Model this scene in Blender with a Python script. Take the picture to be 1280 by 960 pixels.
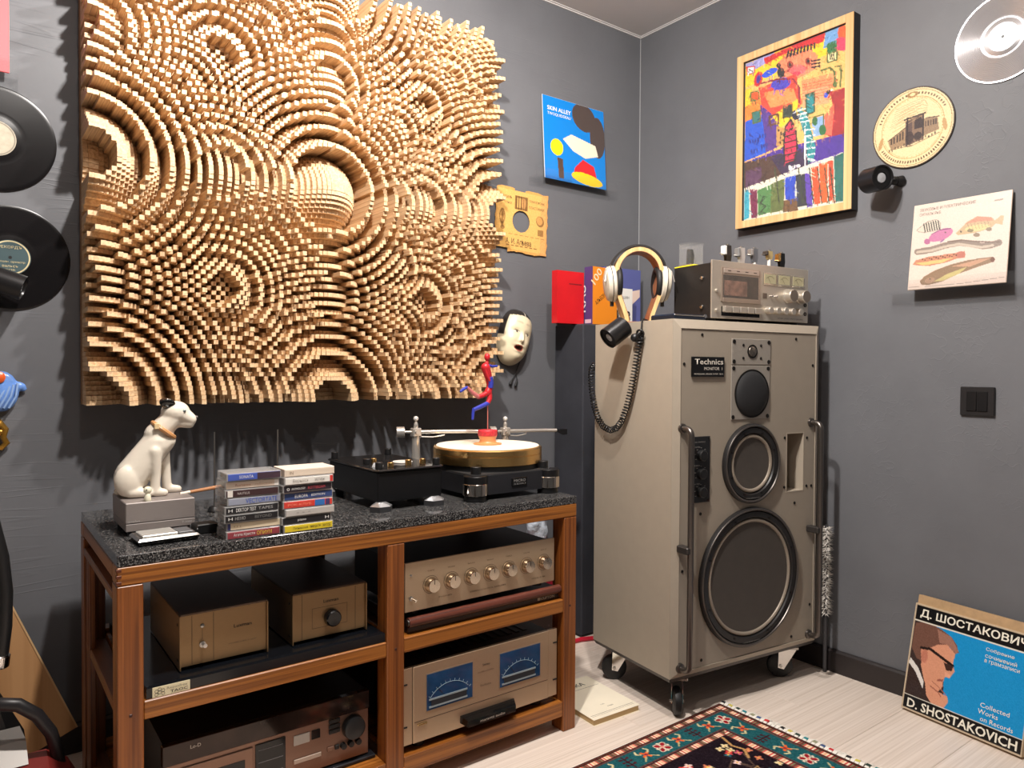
import bpy, bmesh, math, random
import numpy as np
from mathutils import Vector, Matrix
random.seed(7)
PI = math.pi
scene = bpy.context.scene
for o in list(bpy.data.objects):
    bpy.data.objects.remove(o)
COL = scene.collection

# ------------------------------------------------------------------ camera
cam_data = bpy.data.cameras.new('camera')
cam = bpy.data.objects.new('camera', cam_data)
COL.objects.link(cam)
cam_data.sensor_width = 36.0
cam_data.lens = 911.802 * 36.0 / 1280.0
cam_data.clip_start = 0.05
R_ = Vector((0.8002543, -0.59963699, 0.00534159))
U_ = Vector((0.00721541, 0.01853572, 0.99980216))
F_ = Vector((0.59961737, 0.80005744, -0.01915992))
mw = Matrix((R_, U_, -F_)).transposed().to_4x4()
mw.translation = Vector((-2.27190333, -2.14646771, 0.9797055))
cam.matrix_world = mw
scene.camera = cam

# ------------------------------------------------------------------ world and lights
world = bpy.data.worlds.new('world')
scene.world = world
world.use_nodes = True
wb = world.node_tree.nodes['Background']
wb.inputs[0].default_value = (1.0, 0.97, 0.95, 1)
wb.inputs[1].default_value = 0.07

def spot(name, loc, target, power, size=150, blend=0.6, radius=0.035, col=(1.0, 0.945, 0.89)):
    d = bpy.data.lights.new(name, 'SPOT')
    d.energy = power
    d.spot_size = math.radians(size)
    d.spot_blend = blend
    d.shadow_soft_size = radius
    d.color = col
    o = bpy.data.objects.new(name, d)
    COL.objects.link(o)
    o.location = loc
    o.rotation_euler = (Vector(target) - Vector(loc)).to_track_quat('-Z', 'Y').to_euler()
    return o
spot('ceiling_spot_main', (-1.72, -1.2, 2.34), (-1.45, -0.5, 0.8), 150)
spot('ceiling_spot_corner', (-1.18, -1.12, 2.33), (-0.5, -0.5, 1.7), 70, size=178, blend=0.15)
spot('ceiling_spot_near', (-2.0, -1.75, 2.34), (-1.7, -0.9, 0.4), 20)

vs = scene.view_settings
vs.view_transform = 'Standard'
vs.look = 'None'
vs.exposure = 0.0
vs.gamma = 1.0
vs.use_curve_mapping = False

# ------------------------------------------------------------------ materials
def lin(c):
    if isinstance(c, str):
        c = tuple(int(c[i:i + 2], 16) for i in (0, 2, 4))
    return tuple(((x / 255.0) / 12.92 if x <= 10.31 else ((x / 255.0 + 0.055) / 1.055) ** 2.4) for x in c)

MATS = {}
def M(name, col, rough=0.5, metal=0.0, noise=None, bump=None, coat=0.0, alpha=1.0, trans=0.0, spec=0.5, stretch=None, emit=0.0, aniso=0.0):
    """noise=(scale, amount) varies the colour; bump=(scale, strength, distance) adds fine relief."""
    if name in MATS:
        return MATS[name]
    m = bpy.data.materials.new(name)
    m.use_nodes = True
    nt = m.node_tree
    b = nt.nodes['Principled BSDF']
    c = lin(col)
    b.inputs['Base Color'].default_value = (*c, 1)
    b.inputs['Roughness'].default_value = rough
    b.inputs['Metallic'].default_value = metal
    b.inputs['Coat Weight'].default_value = coat
    b.inputs['Alpha'].default_value = alpha
    b.inputs['Transmission Weight'].default_value = trans
    b.inputs['Specular IOR Level'].default_value = spec
    b.inputs['Anisotropic'].default_value = aniso
    if noise or bump:
        tc = nt.nodes.new('ShaderNodeTexCoord')
        mp = nt.nodes.new('ShaderNodeMapping')
        nt.links.new(tc.outputs['Object'], mp.inputs['Vector'])
        if stretch:
            mp.inputs['Scale'].default_value = stretch
    if noise:
        n = nt.nodes.new('ShaderNodeTexNoise')
        n.inputs['Scale'].default_value = noise[0]
        n.inputs['Detail'].default_value = 6
        nt.links.new(mp.outputs[0], n.inputs['Vector'])
        r = nt.nodes.new('ShaderNodeValToRGB')
        a = noise[1]
        r.color_ramp.elements[0].color = (*[max(0, x * (1 - a)) for x in c], 1)
        r.color_ramp.elements[1].color = (*[min(1, x * (1 + a)) for x in c], 1)
        r.color_ramp.elements[0].position = 0.3
        r.color_ramp.elements[1].position = 0.7
        nt.links.new(n.outputs[0], r.inputs[0])
        nt.links.new(r.outputs[0], b.inputs['Base Color'])
    if bump:
        n2 = nt.nodes.new('ShaderNodeTexNoise')
        n2.inputs['Scale'].default_value = bump[0]
        n2.inputs['Detail'].default_value = 4
        nt.links.new(mp.outputs[0], n2.inputs['Vector'])
        bp = nt.nodes.new('ShaderNodeBump')
        bp.inputs['Strength'].default_value = bump[1]
        bp.inputs['Distance'].default_value = bump[2]
        nt.links.new(n2.outputs[0], bp.inputs['Height'])
        nt.links.new(bp.outputs[0], b.inputs['Normal'])
    MATS[name] = m
    return m

def wood(name, c1, c2, axis='x', scale=9.0, rough=0.42, ring=18.0, rnd=0.0, coat=0.0):
    """grain runs along the axis; streaked noise between two browns, optional tint per separate piece"""
    if name in MATS:
        return MATS[name]
    m = bpy.data.materials.new(name)
    m.use_nodes = True
    nt = m.node_tree
    b = nt.nodes['Principled BSDF']
    b.inputs['Roughness'].default_value = rough
    b.inputs['Coat Weight'].default_value = coat
    tc = nt.nodes.new('ShaderNodeTexCoord')
    mp = nt.nodes.new('ShaderNodeMapping')
    s = {'x': (0.35, ring, ring), 'y': (ring, 0.35, ring), 'z': (ring, ring, 0.35)}[axis]
    mp.inputs['Scale'].default_value = s
    nt.links.new(tc.outputs['Object'], mp.inputs['Vector'])
    n = nt.nodes.new('ShaderNodeTexNoise')
    n.inputs['Scale'].default_value = scale / 3.0
    n.inputs['Detail'].default_value = 8
    n.inputs['Distortion'].default_value = 0.6
    nt.links.new(mp.outputs[0], n.inputs['Vector'])
    r = nt.nodes.new('ShaderNodeValToRGB')
    r.color_ramp.elements[0].color = (*lin(c1), 1)
    r.color_ramp.elements[1].color = (*lin(c2), 1)
    r.color_ramp.elements[0].position = 0.36
    r.color_ramp.elements[1].position = 0.62
    nt.links.new(n.outputs[0], r.inputs[0])
    out = r.outputs[0]
    if rnd:
        g = nt.nodes.new('ShaderNodeNewGeometry')
        mr = nt.nodes.new('ShaderNodeMapRange')
        mr.inputs['To Min'].default_value = 1 - rnd
        mr.inputs['To Max'].default_value = 1 + rnd
        nt.links.new(g.outputs['Random Per Island'], mr.inputs['Value'])
        hs = nt.nodes.new('ShaderNodeHueSaturation')
        nt.links.new(mr.outputs[0], hs.inputs['Value'])
        nt.links.new(out, hs.inputs['Color'])
        out = hs.outputs[0]
    nt.links.new(out, b.inputs['Base Color'])
    bp = nt.nodes.new('ShaderNodeBump')
    bp.inputs['Strength'].default_value = 0.12
    bp.inputs['Distance'].default_value = 0.002
    nt.links.new(n.outputs[0], bp.inputs['Height'])
    nt.links.new(bp.outputs[0], b.inputs['Normal'])
    MATS[name] = m
    return m

def plaster():
    """dark grey trowelled plaster: cloudy tone and shallow arc-like scratches"""
    m = bpy.data.materials.new('grey_plaster')
    m.use_nodes = True
    nt = m.node_tree
    N, L = nt.nodes, nt.links
    b = N['Principled BSDF']
    b.inputs['Roughness'].default_value = 0.5
    b.inputs['Specular IOR Level'].default_value = 0.35
    tc = N.new('ShaderNodeTexCoord')
    n = N.new('ShaderNodeTexNoise')
    n.inputs['Scale'].default_value = 2.2
    n.inputs['Detail'].default_value = 9
    n.inputs['Roughness'].default_value = 0.6
    L.new(tc.outputs['Object'], n.inputs['Vector'])
    r = N.new('ShaderNodeValToRGB')
    r.color_ramp.elements[0].color = (*lin((97, 98, 102)), 1)
    r.color_ramp.elements[1].color = (*lin((109, 110, 114)), 1)
    r.color_ramp.elements[0].position = 0.3
    r.color_ramp.elements[1].position = 0.7
    L.new(n.outputs[0], r.inputs[0])
    L.new(r.outputs[0], b.inputs['Base Color'])
    # trowel scratches: thin contour lines of stretched noise, kept only in patches
    acc = None
    for (rx, ry, rz_, sc) in ((0.5, 0.9, 0.4, 1.0), (-0.7, -0.35, 1.1, 1.3), (1.2, 0.3, -0.6, 0.8)):
        mp = N.new('ShaderNodeMapping')
        mp.inputs['Rotation'].default_value = (rx, ry, rz_)
        mp.inputs['Scale'].default_value = (1.6 * sc, 24 * sc, 24 * sc)
        L.new(tc.outputs['Object'], mp.inputs['Vector'])
        nn = N.new('ShaderNodeTexNoise')
        nn.inputs['Scale'].default_value = 1.0
        nn.inputs['Detail'].default_value = 1.5
        L.new(mp.outputs[0], nn.inputs['Vector'])
        m1 = N.new('ShaderNodeMath'); m1.operation = 'SUBTRACT'; m1.inputs[1].default_value = 0.5
        L.new(nn.outputs[0], m1.inputs[0])
        m2 = N.new('ShaderNodeMath'); m2.operation = 'ABSOLUTE'
        L.new(m1.outputs[0], m2.inputs[0])
        m3 = N.new('ShaderNodeMapRange')
        m3.inputs['From Min'].default_value = 0.0; m3.inputs['From Max'].default_value = 0.02
        m3.inputs['To Min'].default_value = 1.0; m3.inputs['To Max'].default_value = 0.0
        L.new(m2.outputs[0], m3.inputs['Value'])
        n2 = N.new('ShaderNodeTexNoise')
        n2.inputs['Scale'].default_value = 4.0 * sc
        n2.inputs['Detail'].default_value = 3
        L.new(tc.outputs['Object'], n2.inputs['Vector'])
        mr = N.new('ShaderNodeMapRange')
        mr.inputs['From Min'].default_value = 0.52
        mr.inputs['From Max'].default_value = 0.66
        L.new(n2.outputs[0], mr.inputs['Value'])
        mu = N.new('ShaderNodeMath'); mu.operation = 'MULTIPLY'
        L.new(m3.outputs[0], mu.inputs[0]); L.new(mr.outputs[0], mu.inputs[1])
        if acc is None:
            acc = mu
        else:
            ad_ = N.new('ShaderNodeMath'); ad_.operation = 'ADD'
            L.new(acc.outputs[0], ad_.inputs[0]); L.new(mu.outputs[0], ad_.inputs[1])
            acc = ad_
    mu = acc
    n3 = N.new('ShaderNodeTexNoise')
    n3.inputs['Scale'].default_value = 60
    n3.inputs['Detail'].default_value = 5
    L.new(tc.outputs['Object'], n3.inputs['Vector'])
    ad = N.new('ShaderNodeMath')
    ad.operation = 'MULTIPLY_ADD'
    ad.inputs[1].default_value = 0.35
    L.new(n3.outputs[0], ad.inputs[0])
    L.new(mu.outputs[0], ad.inputs[2])
    bp = N.new('ShaderNodeBump')
    bp.inputs['Strength'].default_value = 0.35
    bp.inputs['Distance'].default_value = 0.0012
    L.new(ad.outputs[0], bp.inputs['Height'])
    L.new(bp.outputs[0], b.inputs['Normal'])
    return m

def granite():
    m = bpy.data.materials.new('speckled_granite')
    m.use_nodes = True
    nt = m.node_tree
    N, L = nt.nodes, nt.links
    b = N['Principled BSDF']
    b.inputs['Roughness'].default_value = 0.07
    tc = N.new('ShaderNodeTexCoord')
    v = N.new('ShaderNodeTexVoronoi')
    v.inputs['Scale'].default_value = 480
    L.new(tc.outputs['Object'], v.inputs['Vector'])
    n = N.new('ShaderNodeTexNoise')
    n.inputs['Scale'].default_value = 300
    L.new(tc.outputs['Object'], n.inputs['Vector'])
    mx = N.new('ShaderNodeMath')
    mx.operation = 'MULTIPLY'
    L.new(v.outputs['Color'], mx.inputs[0])
    L.new(n.outputs[0], mx.inputs[1])
    r = N.new('ShaderNodeValToRGB')
    r.color_ramp.elements[0].color = (*lin((30, 30, 32)), 1)
    r.color_ramp.elements[1].color = (*lin((128, 126, 124)), 1)
    r.color_ramp.elements[0].position = 0.22
    r.color_ramp.elements[1].position = 0.5
    L.new(mx.outputs[0], r.inputs[0])
    L.new(r.outputs[0], b.inputs['Base Color'])
    return m

def painted(name, rough=0.5, spec=0.4, coat=0.0, metal=0.0):
    """flat print: reads the colour attribute that holds the printed picture"""
    if name in MATS:
        return MATS[name]
    m = bpy.data.materials.new(name)
    m.use_nodes = True
    nt = m.node_tree
    b = nt.nodes['Principled BSDF']
    b.inputs['Roughness'].default_value = rough
    b.inputs['Specular IOR Level'].default_value = spec
    b.inputs['Coat Weight'].default_value = coat
    b.inputs['Metallic'].default_value = metal
    a = nt.nodes.new('ShaderNodeAttribute')
    a.attribute_name = 'print'
    nt.links.new(a.outputs['Color'], b.inputs['Base Color'])
    MATS[name] = m
    return m

# ------------------------------------------------------------------ mesh helpers
class B:
    def __init__(s):
        s.v = []
        s.f = []
    def add(s, vs_, fs):
        o = len(s.v)
        s.v += [tuple(v) for v in vs_]
        s.f += [tuple(i + o for i in f) for f in fs]
        return s
    def box(s, x0, y0, z0, x1, y1, z1):
        x0, x1 = min(x0, x1), max(x0, x1); y0, y1 = min(y0, y1), max(y0, y1); z0, z1 = min(z0, z1), max(z0, z1)
        return s.add([(x0, y0, z0), (x1, y0, z0), (x1, y1, z0), (x0, y1, z0), (x0, y0, z1), (x1, y0, z1), (x1, y1, z1), (x0, y1, z1)],
                     [(0, 3, 2, 1), (4, 5, 6, 7), (0, 1, 5, 4), (1, 2, 6, 5), (2, 3, 7, 6), (3, 0, 4, 7)])
    def hull(s, pts):
        bm = bmesh.new()
        for p in pts:
            bm.verts.new(p)
        bmesh.ops.convex_hull(bm, input=bm.verts)
        bmesh.ops.dissolve_limit(bm, angle_limit=0.01, verts=bm.verts, edges=bm.edges)
        bm.verts.index_update()
        keep = [v for v in bm.verts if v.link_faces]
        idx = {v: i for i, v in enumerate(keep)}
        s.add([tuple(v.co) for v in keep], [tuple(idx[v] for v in f.verts) for f in bm.faces])
        bm.free()
        return s
    def rbox(s, x0, y0, z0, x1, y1, z1, r=0.003):
        x0, x1 = min(x0, x1), max(x0, x1); y0, y1 = min(y0, y1), max(y0, y1); z0, z1 = min(z0, z1), max(z0, z1)
        r = min(r, (x1 - x0) * .45, (y1 - y0) * .45, (z1 - z0) * .45)
        pts = []
        for x, sx in ((x0, 1), (x1, -1)):
            for y, sy in ((y0, 1), (y1, -1)):
                for z, sz in ((z0, 1), (z1, -1)):
                    pts += [(x, y + sy * r, z + sz * r), (x + sx * r, y, z + sz * r), (x + sx * r, y + sy * r, z)]
        return s.hull(pts)
    def lathe(s, prof, origin=(0, 0, 0), axis=(0, 0, 1), n=24, closed=False):
        a = Vector(axis).normalized()
        t = Vector((0, 0, 1)) if abs(a.z) < .9 else Vector((1, 0, 0))
        e1 = a.cross(t).normalized(); e2 = a.cross(e1)
        O = Vector(origin)
        vs_ = []
        for r, h in prof:
            for k in range(n):
                q = 2 * PI * k / n
                vs_.append(O + a * h + e1 * (r * math.cos(q)) + e2 * (r * math.sin(q)))
        fs = []
        m = len(prof)
        for i in range(m - 1 + (1 if closed else 0)):
            for k in range(n):
                i2 = (i + 1) % m; k2 = (k + 1) % n
                fs.append((i * n + k, i2 * n + k, i2 * n + k2, i * n + k2))
        if not closed:
            fs.append(tuple(range(n)))
            fs.append(tuple(reversed(range((m - 1) * n, m * n))))
        return s.add(vs_, fs)
    def cyl(s, p0, p1, r0, r1=None, n=20, bev=0.0):
        p0 = Vector(p0); p1 = Vector(p1); L = (p1 - p0).length
        r1 = r0 if r1 is None else r1
        if bev:
            pr = [(r0 - bev, 0), (r0, bev), (r1, L - bev), (r1 - bev, L)]
        else:
            pr = [(r0, 0), (r1, L)]
        return s.lathe(pr, p0, p1 - p0, n)
    def ring(s, origin, axis, ro, ri, h, n=40):
        return s.lathe([(ri, 0), (ro, 0), (ro, h), (ri, h)], origin, axis, n, closed=True)
    def torus(s, origin, axis, Rm, r, n=40, k=10):
        return s.lathe([(Rm + r * math.cos(2 * PI * i / k), r * math.sin(2 * PI * i / k)) for i in range(k)], origin, axis, n, closed=True)
    def ball(s, c, rx, ry=None, rz=None, n=16, rot=None):
        ry = rx if ry is None else ry
        rz = rx if rz is None else rz
        vs_ = []; fs = []
        for i in range(n // 2 + 1):
            th = PI * i / (n // 2)
            for k in range(n):
                ph = 2 * PI * k / n
                v = Vector((rx * math.sin(th) * math.cos(ph), ry * math.sin(th) * math.sin(ph), rz * math.cos(th)))
                if rot is not None:
                    v = rot @ v
                vs_.append(v + Vector(c))
        for i in range(n // 2):
            for k in range(n):
                k2 = (k + 1) % n
                fs.append((i * n + k, (i + 1) * n + k, (i + 1) * n + k2, i * n + k2))
        return s.add(vs_, fs)
    def tube(s, pts, r, n=8, flat=None):
        P = [Vector(p) for p in pts]
        m = len(P)
        rr = r if isinstance(r, (list, tuple)) else [r] * m
        T = [(P[min(i + 1, m - 1)] - P[max(i - 1, 0)]).normalized() for i in range(m)]
        t0 = T[0]
        u = t0.cross(Vector((0, 0, 1)) if abs(t0.z) < .9 else Vector((1, 0, 0))).normalized()
        vs_ = []
        for i in range(m):
            u = (u - T[i] * u.dot(T[i])).normalized()
            w = T[i].cross(u)
            for k in range(n):
                q = 2 * PI * k / n
                vs_.append(P[i] + u * (rr[i] * math.cos(q)) + w * (rr[i] * math.sin(q)))
        fs = []
        for i in range(m - 1):
            for k in range(n):
                k2 = (k + 1) % n
                fs.append((i * n + k, i * n + k2, (i + 1) * n + k2, (i + 1) * n + k))
        fs.append(tuple(reversed(range(n))))
        fs.append(tuple(range((m - 1) * n, m * n)))
        return s.add(vs_, fs)
    def prism(s, poly, o, xd, yd, th):
        """polygon in the plane (o, xd, yd), thickness th along xd x yd"""
        o = Vector(o); xd = Vector(xd); yd = Vector(yd); nn = xd.cross(yd).normalized() * th
        a = [o + xd * p[0] + yd * p[1] for p in poly]
        b = [p + nn for p in a]
        n = len(a)
        return s.add(a + b, [tuple(reversed(range(n))), tuple(range(n, 2 * n))] + [(i, (i + 1) % n, n + (i + 1) % n, n + i) for i in range(n)])
    def mesh(s, name, smooth=35):
        me = bpy.data.meshes.new(name)
        me.from_pydata(s.v, [], s.f)
        me.update()
        bm = bmesh.new(); bm.from_mesh(me)
        bmesh.ops.recalc_face_normals(bm, faces=bm.faces)
        bm.to_mesh(me); bm.free()
        if smooth:
            me.polygons.foreach_set('use_smooth', [True] * len(me.polygons))
            me.set_sharp_from_angle(angle=math.radians(smooth))
        return me

def link(name, me, mat, parent=None, loc=None):
    o = bpy.data.objects.new(name, me)
    COL.objects.link(o)
    if mat is not None and not me.materials:
        me.materials.append(mat)
    if parent is not None:
        o.parent = parent
    if loc is not None:
        o.location = loc
    return o
def part(name, b, mat, parent, label=None, smooth=35):
    o = link(name, b.mesh(name, smooth), mat, parent)
    if label:
        o['label'] = label
    return o
def tag(o, label, cat, group=None, kind=None):
    o['label'] = label
    o['category'] = cat
    if group:
        o['group'] = group
    if kind:
        o['kind'] = kind
    return o
def thing(name, label, cat, loc=(0, 0, 0), rotz=0.0, group=None, rot=None):
    o = bpy.data.objects.new(name, None)
    o.empty_display_size = 0.02
    COL.objects.link(o)
    o.location = loc
    o.rotation_euler = rot if rot is not None else (0, 0, rotz)
    return tag(o, label, cat, group)
def solo(name, b, mat, label, cat, loc=(0, 0, 0), rotz=0.0, group=None, rot=None, smooth=35):
    o = link(name, b.mesh(name, smooth), mat, None, loc)
    o.rotation_euler = rot if rot is not None else (0, 0, rotz)
    return tag(o, label, cat, group)
def struct(name, b, mat, smooth=0):
    o = link(name, b.mesh(name, smooth), mat)
    o['kind'] = 'structure'
    return o

def remesh(b, voxel, smooth=4, name='body', factor=0.5):
    me = b.mesh(name, 0)
    t = bpy.data.objects.new('temporary', me)
    COL.objects.link(t)
    m = t.modifiers.new('r', 'REMESH')
    m.mode = 'VOXEL'
    m.voxel_size = voxel
    if smooth:
        s = t.modifiers.new('s', 'SMOOTH')
        s.factor = factor
        s.iterations = smooth
    dg = bpy.context.evaluated_depsgraph_get()
    out = bpy.data.meshes.new_from_object(t.evaluated_get(dg))
    bpy.data.objects.remove(t)
    out.name = name
    out.polygons.foreach_set('use_smooth', [True] * len(out.polygons))
    return out

def text(parent, string, mat, o, xd, yd, width, height, name='lettering', depth=0.0004, bold=0.0):
    """lettering fitted into a width x height field whose lower left corner is o (in the parent's frame)"""
    cu = bpy.data.curves.new('t', 'FONT')
    cu.body = string
    cu.extrude = 0.0
    cu.resolution_u = 2
    cu.offset = bold
    t = bpy.data.objects.new('temporary', cu)
    COL.objects.link(t)
    dg = bpy.context.evaluated_depsgraph_get()
    dg.update()
    me = bpy.data.meshes.new_from_object(t.evaluated_get(dg))
    bpy.data.objects.remove(t)
    if not me.vertices:
        return None
    co = np.empty(len(me.vertices) * 3)
    me.vertices.foreach_get('co', co)
    co = co.reshape(-1, 3)
    mn = co.min(0); mx = co.max(0)
    u = (co[:, 0] - mn[0]) / max(1e-6, mx[0] - mn[0]) * width
    v = (co[:, 1] - mn[1]) / max(1e-6, mx[1] - mn[1]) * height
    xd = np.array(Vector(xd).normalized()); yd = np.array(Vector(yd).normalized())
    nn = np.cross(xd, yd)
    P = np.array(o) + u[:, None] * xd + v[:, None] * yd + nn * depth
    me.vertices.foreach_set('co', P.ravel())
    me.update()
    me.name = name
    ob = link(name, me, mat, parent)
    return ob

# ------------------------------------------------------------------ flat print: a small painter that fills a colour grid
class Paint:
    def __init__(s, w, h, res, base, quad=None, noise=0.0, seed=1):
        """w,h metres; res metres per cell; quad = four reference points TL,TR,BR,BL giving the drawing coordinates"""
        s.w, s.h = w, h
        s.nx, s.ny = int(w / res) + 1, int(h / res) + 1
        s.c = np.empty((s.ny, s.nx, 3))
        s.c[:] = base
        uu, vv = np.meshgrid(np.linspace(0, 1, s.nx), np.linspace(0, 1, s.ny))
        if quad is None:
            s.X, s.Y = uu, vv            # 0..1, v downwards
        else:
            q = np.array(quad, float)
            src = [(0, 0), (1, 0), (1, 1), (0, 1)]
            A = []; bb = []
            for (a, b_), (x, y) in zip(src, q):
                A.append([a, b_, 1, 0, 0, 0, -x * a, -x * b_]); bb.append(x)
                A.append([0, 0, 0, a, b_, 1, -y * a, -y * b_]); bb.append(y)
            h_ = np.linalg.solve(np.array(A), np.array(bb))
            D = h_[6] * uu + h_[7] * vv + 1
            s.X = (h_[0] * uu + h_[1] * vv + h_[2]) / D
            s.Y = (h_[3] * uu + h_[4] * vv + h_[5]) / D
        s.rng = np.random.RandomState(seed)
    def put(s, mask, col, a=1.0):
        s.c[mask] = s.c[mask] * (1 - a) + np.array(col, float) * a
    def ell(s, cx, cy, rx, ry, col, rot=0.0, a=1.0):
        q = math.radians(rot); dx = s.X - cx; dy = s.Y - cy
        x = dx * math.cos(q) + dy * math.sin(q); y = -dx * math.sin(q) + dy * math.cos(q)
        s.put((x / rx) ** 2 + (y / ry) ** 2 < 1, col, a)
    def poly(s, pts, col, a=1.0):
        ins = np.zeros(s.X.shape, bool)
        n = len(pts)
        for i in range(n):
            x1, y1 = pts[i]; x2, y2 = pts[(i + 1) % n]
            if y1 == y2:
                continue
            cnd = ((y1 > s.Y) != (y2 > s.Y)) & (s.X < (x2 - x1) * (s.Y - y1) / (y2 - y1) + x1)
            ins ^= cnd
        s.put(ins, col, a)
    def line(s, pts, wd, col, a=1.0):
        m = np.zeros(s.X.shape, bool)
        for (x1, y1), (x2, y2) in zip(pts[:-1], pts[1:]):
            dx, dy = x2 - x1, y2 - y1
            L2 = dx * dx + dy * dy + 1e-9
            t = np.clip(((s.X - x1) * dx + (s.Y - y1) * dy) / L2, 0, 1)
            m |= (s.X - x1 - t * dx) ** 2 + (s.Y - y1 - t * dy) ** 2 < (wd / 2) ** 2
        s.put(m, col, a)
    def speckle(s, amt):
        s.c += s.rng.normal(0, amt, s.c.shape[:2])[:, :, None]
        s.c = np.clip(s.c, 0, 255)
    def mesh(s, name, o, xd, yd, keep=None):
        """o = top left corner, xd to the right, yd downwards; keep = mask of cells to build"""
        o = np.array(o, float); xd = np.array(xd, float); yd = np.array(yd, float)
        uu, vv = np.meshgrid(np.linspace(0, s.w, s.nx), np.linspace(0, s.h, s.ny))
        P = o + uu[..., None] * xd + vv[..., None] * yd
        idx = np.arange(s.nx * s.ny).reshape(s.ny, s.nx)
        F = np.stack([idx[:-1, :-1], idx[1:, :-1], idx[1:, 1:], idx[:-1, 1:]], -1)
        if keep is not None:
            F = F[keep[:-1, :-1] & keep[1:, 1:] & keep[1:, :-1] & keep[:-1, 1:]]
        F = F.reshape(-1, 4)
        return s._mk(name, P.reshape(-1, 3), F)
    def _mk(s, name, P, F):
        me = bpy.data.meshes.new(name)
        me.vertices.add(len(P)); me.vertices.foreach_set('co', P.ravel())
        me.loops.add(F.size); me.loops.foreach_set('vertex_index', F.ravel().astype(np.int32))
        me.polygons.add(len(F)); me.polygons.foreach_set('loop_start', np.arange(0, F.size, 4, dtype=np.int32))
        me.update(calc_edges=True)
        c = s.c.reshape(-1, 3) / 255.0
        c = np.where(c <= 0.04045, c / 12.92, ((np.clip(c, 0, 1) + 0.055) / 1.055) ** 2.4)
        at = me.color_attributes.new('print', 'FLOAT_COLOR', 'POINT')
        at.data.foreach_set('color', np.hstack([c, np.ones((len(c), 1))]).ravel().astype(np.float32))
        return me

X3, Y3, Z3 = (1, 0, 0), (0, 1, 0), (0, 0, 1)
NX, NY = (-1, 0, 0), (0, -1, 0)
def arc_pts(c, r, a0, a1, n, ex, ez):
    c = Vector(c); ex = Vector(ex); ez = Vector(ez)
    return [c + ex * (r * math.cos(a0 + (a1 - a0) * i / n)) + ez * (r * math.sin(a0 + (a1 - a0) * i / n)) for i in range(n + 1)]
# ================================================================== the room
black_plastic = M('black_plastic', (22, 22, 23), 0.42)
black_gloss = M('black_gloss', (12, 12, 13), 0.12)
black_metal = M('black_metal', (28, 28, 30), 0.38, 0.3)
white_ink = M('white_ink', (235, 233, 228), 0.6)
dark_ink = M('dark_ink', (35, 30, 28), 0.7)
chrome = M('chrome', (225, 223, 220), 0.12, 1.0)
steel = M('brushed_steel', (190, 186, 180), 0.3, 1.0)
paper_white = M('white_paper', (238, 234, 226), 0.8)
clear_acrylic = M('clear_acrylic', (110, 112, 114), 0.04, alpha=0.06)

PL = plaster()
H = 2.37
struct('wall_left', B().box(-4.0, 0, 0, 0.06, 0.06, H), PL)
struct('wall_right', B().box(0, -4.0, 0, 0.06, 0, H), PL)
struct('ceiling', B().box(-4.0, -4.0, H, 0.06, 0.06, H + 0.05), M('ceiling_paint', (244, 240, 238), 0.75, noise=(3, .02)))
fl = struct('floor', B().box(-4.0, -4.0, -0.05, 0.06, 0.06, -0.005), M('floor_base', (120, 105, 92), 0.7))
plank_mat = wood('pale_oak_laminate', (214, 198, 184), (232, 218, 206), 'x', 10, 0.42, 46, rnd=0.03)
pm = {}
def plank_mesh(L):
    k = round(L, 3)
    if k not in pm:
        pm[k] = B().rbox(0.0002, 0.0002, -0.006, L - 0.0002, 0.1918, 0.0, 0.0006).mesh('plank', 0)
        pm[k].materials.append(plank_mat)
    return pm[k]
for r in range(17):
    y = -0.19 - 0.192 * r
    x = -3.4 + (r * 0.47 % 1.2) - 1.2
    while x < 0:
        x0 = max(x, -3.4); x1 = min(x + 1.2, -0.001)
        if x1 - x0 > 0.05:
            o = link('plank', plank_mesh(x1 - x0), None, fl)
            o.location = (x0, y, 0)
        x += 1.2
bb = M('dark_baseboard', (40, 34, 34), 0.4, noise=(20, .1))
struct('baseboard_right', B().hull([(0, -4, 0), (-.015, -4, 0), (-.015, -4, .066), (-.008, -4, .072), (0, -4, .072), (0, 0, 0), (-.015, 0, 0), (-.015, 0, .066), (-.008, 0, .072), (0, 0, .072)]), bb)
struct('baseboard_left', B().hull([(-4, 0, 0), (-4, -.015, 0), (-4, -.015, .066), (-4, -.008, .072), (-4, 0, .072), (-.015, 0, 0), (-.015, -.015, 0), (-.015, -.015, .066), (-.015, -.008, .072), (-.015, 0, .072)]), bb)
tr = M('white_trim', (240, 238, 236), 0.5)
struct('trim_1', B().box(-4, -.006, H - .004, 0, 0, H).box(-4, -.014, H - .0015, 0, -.009, H + .0005), tr)
struct('trim_2', B().box(-.006, -4, H - .004, 0, 0, H).box(-.014, -4, H - .0015, -.009, 0, H + .0005), tr)
struct('trim_3', B().box(-.0022, -.0022, 0, 0, 0, H), M('corner_caulk', (168, 168, 170), 0.6))

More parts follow.
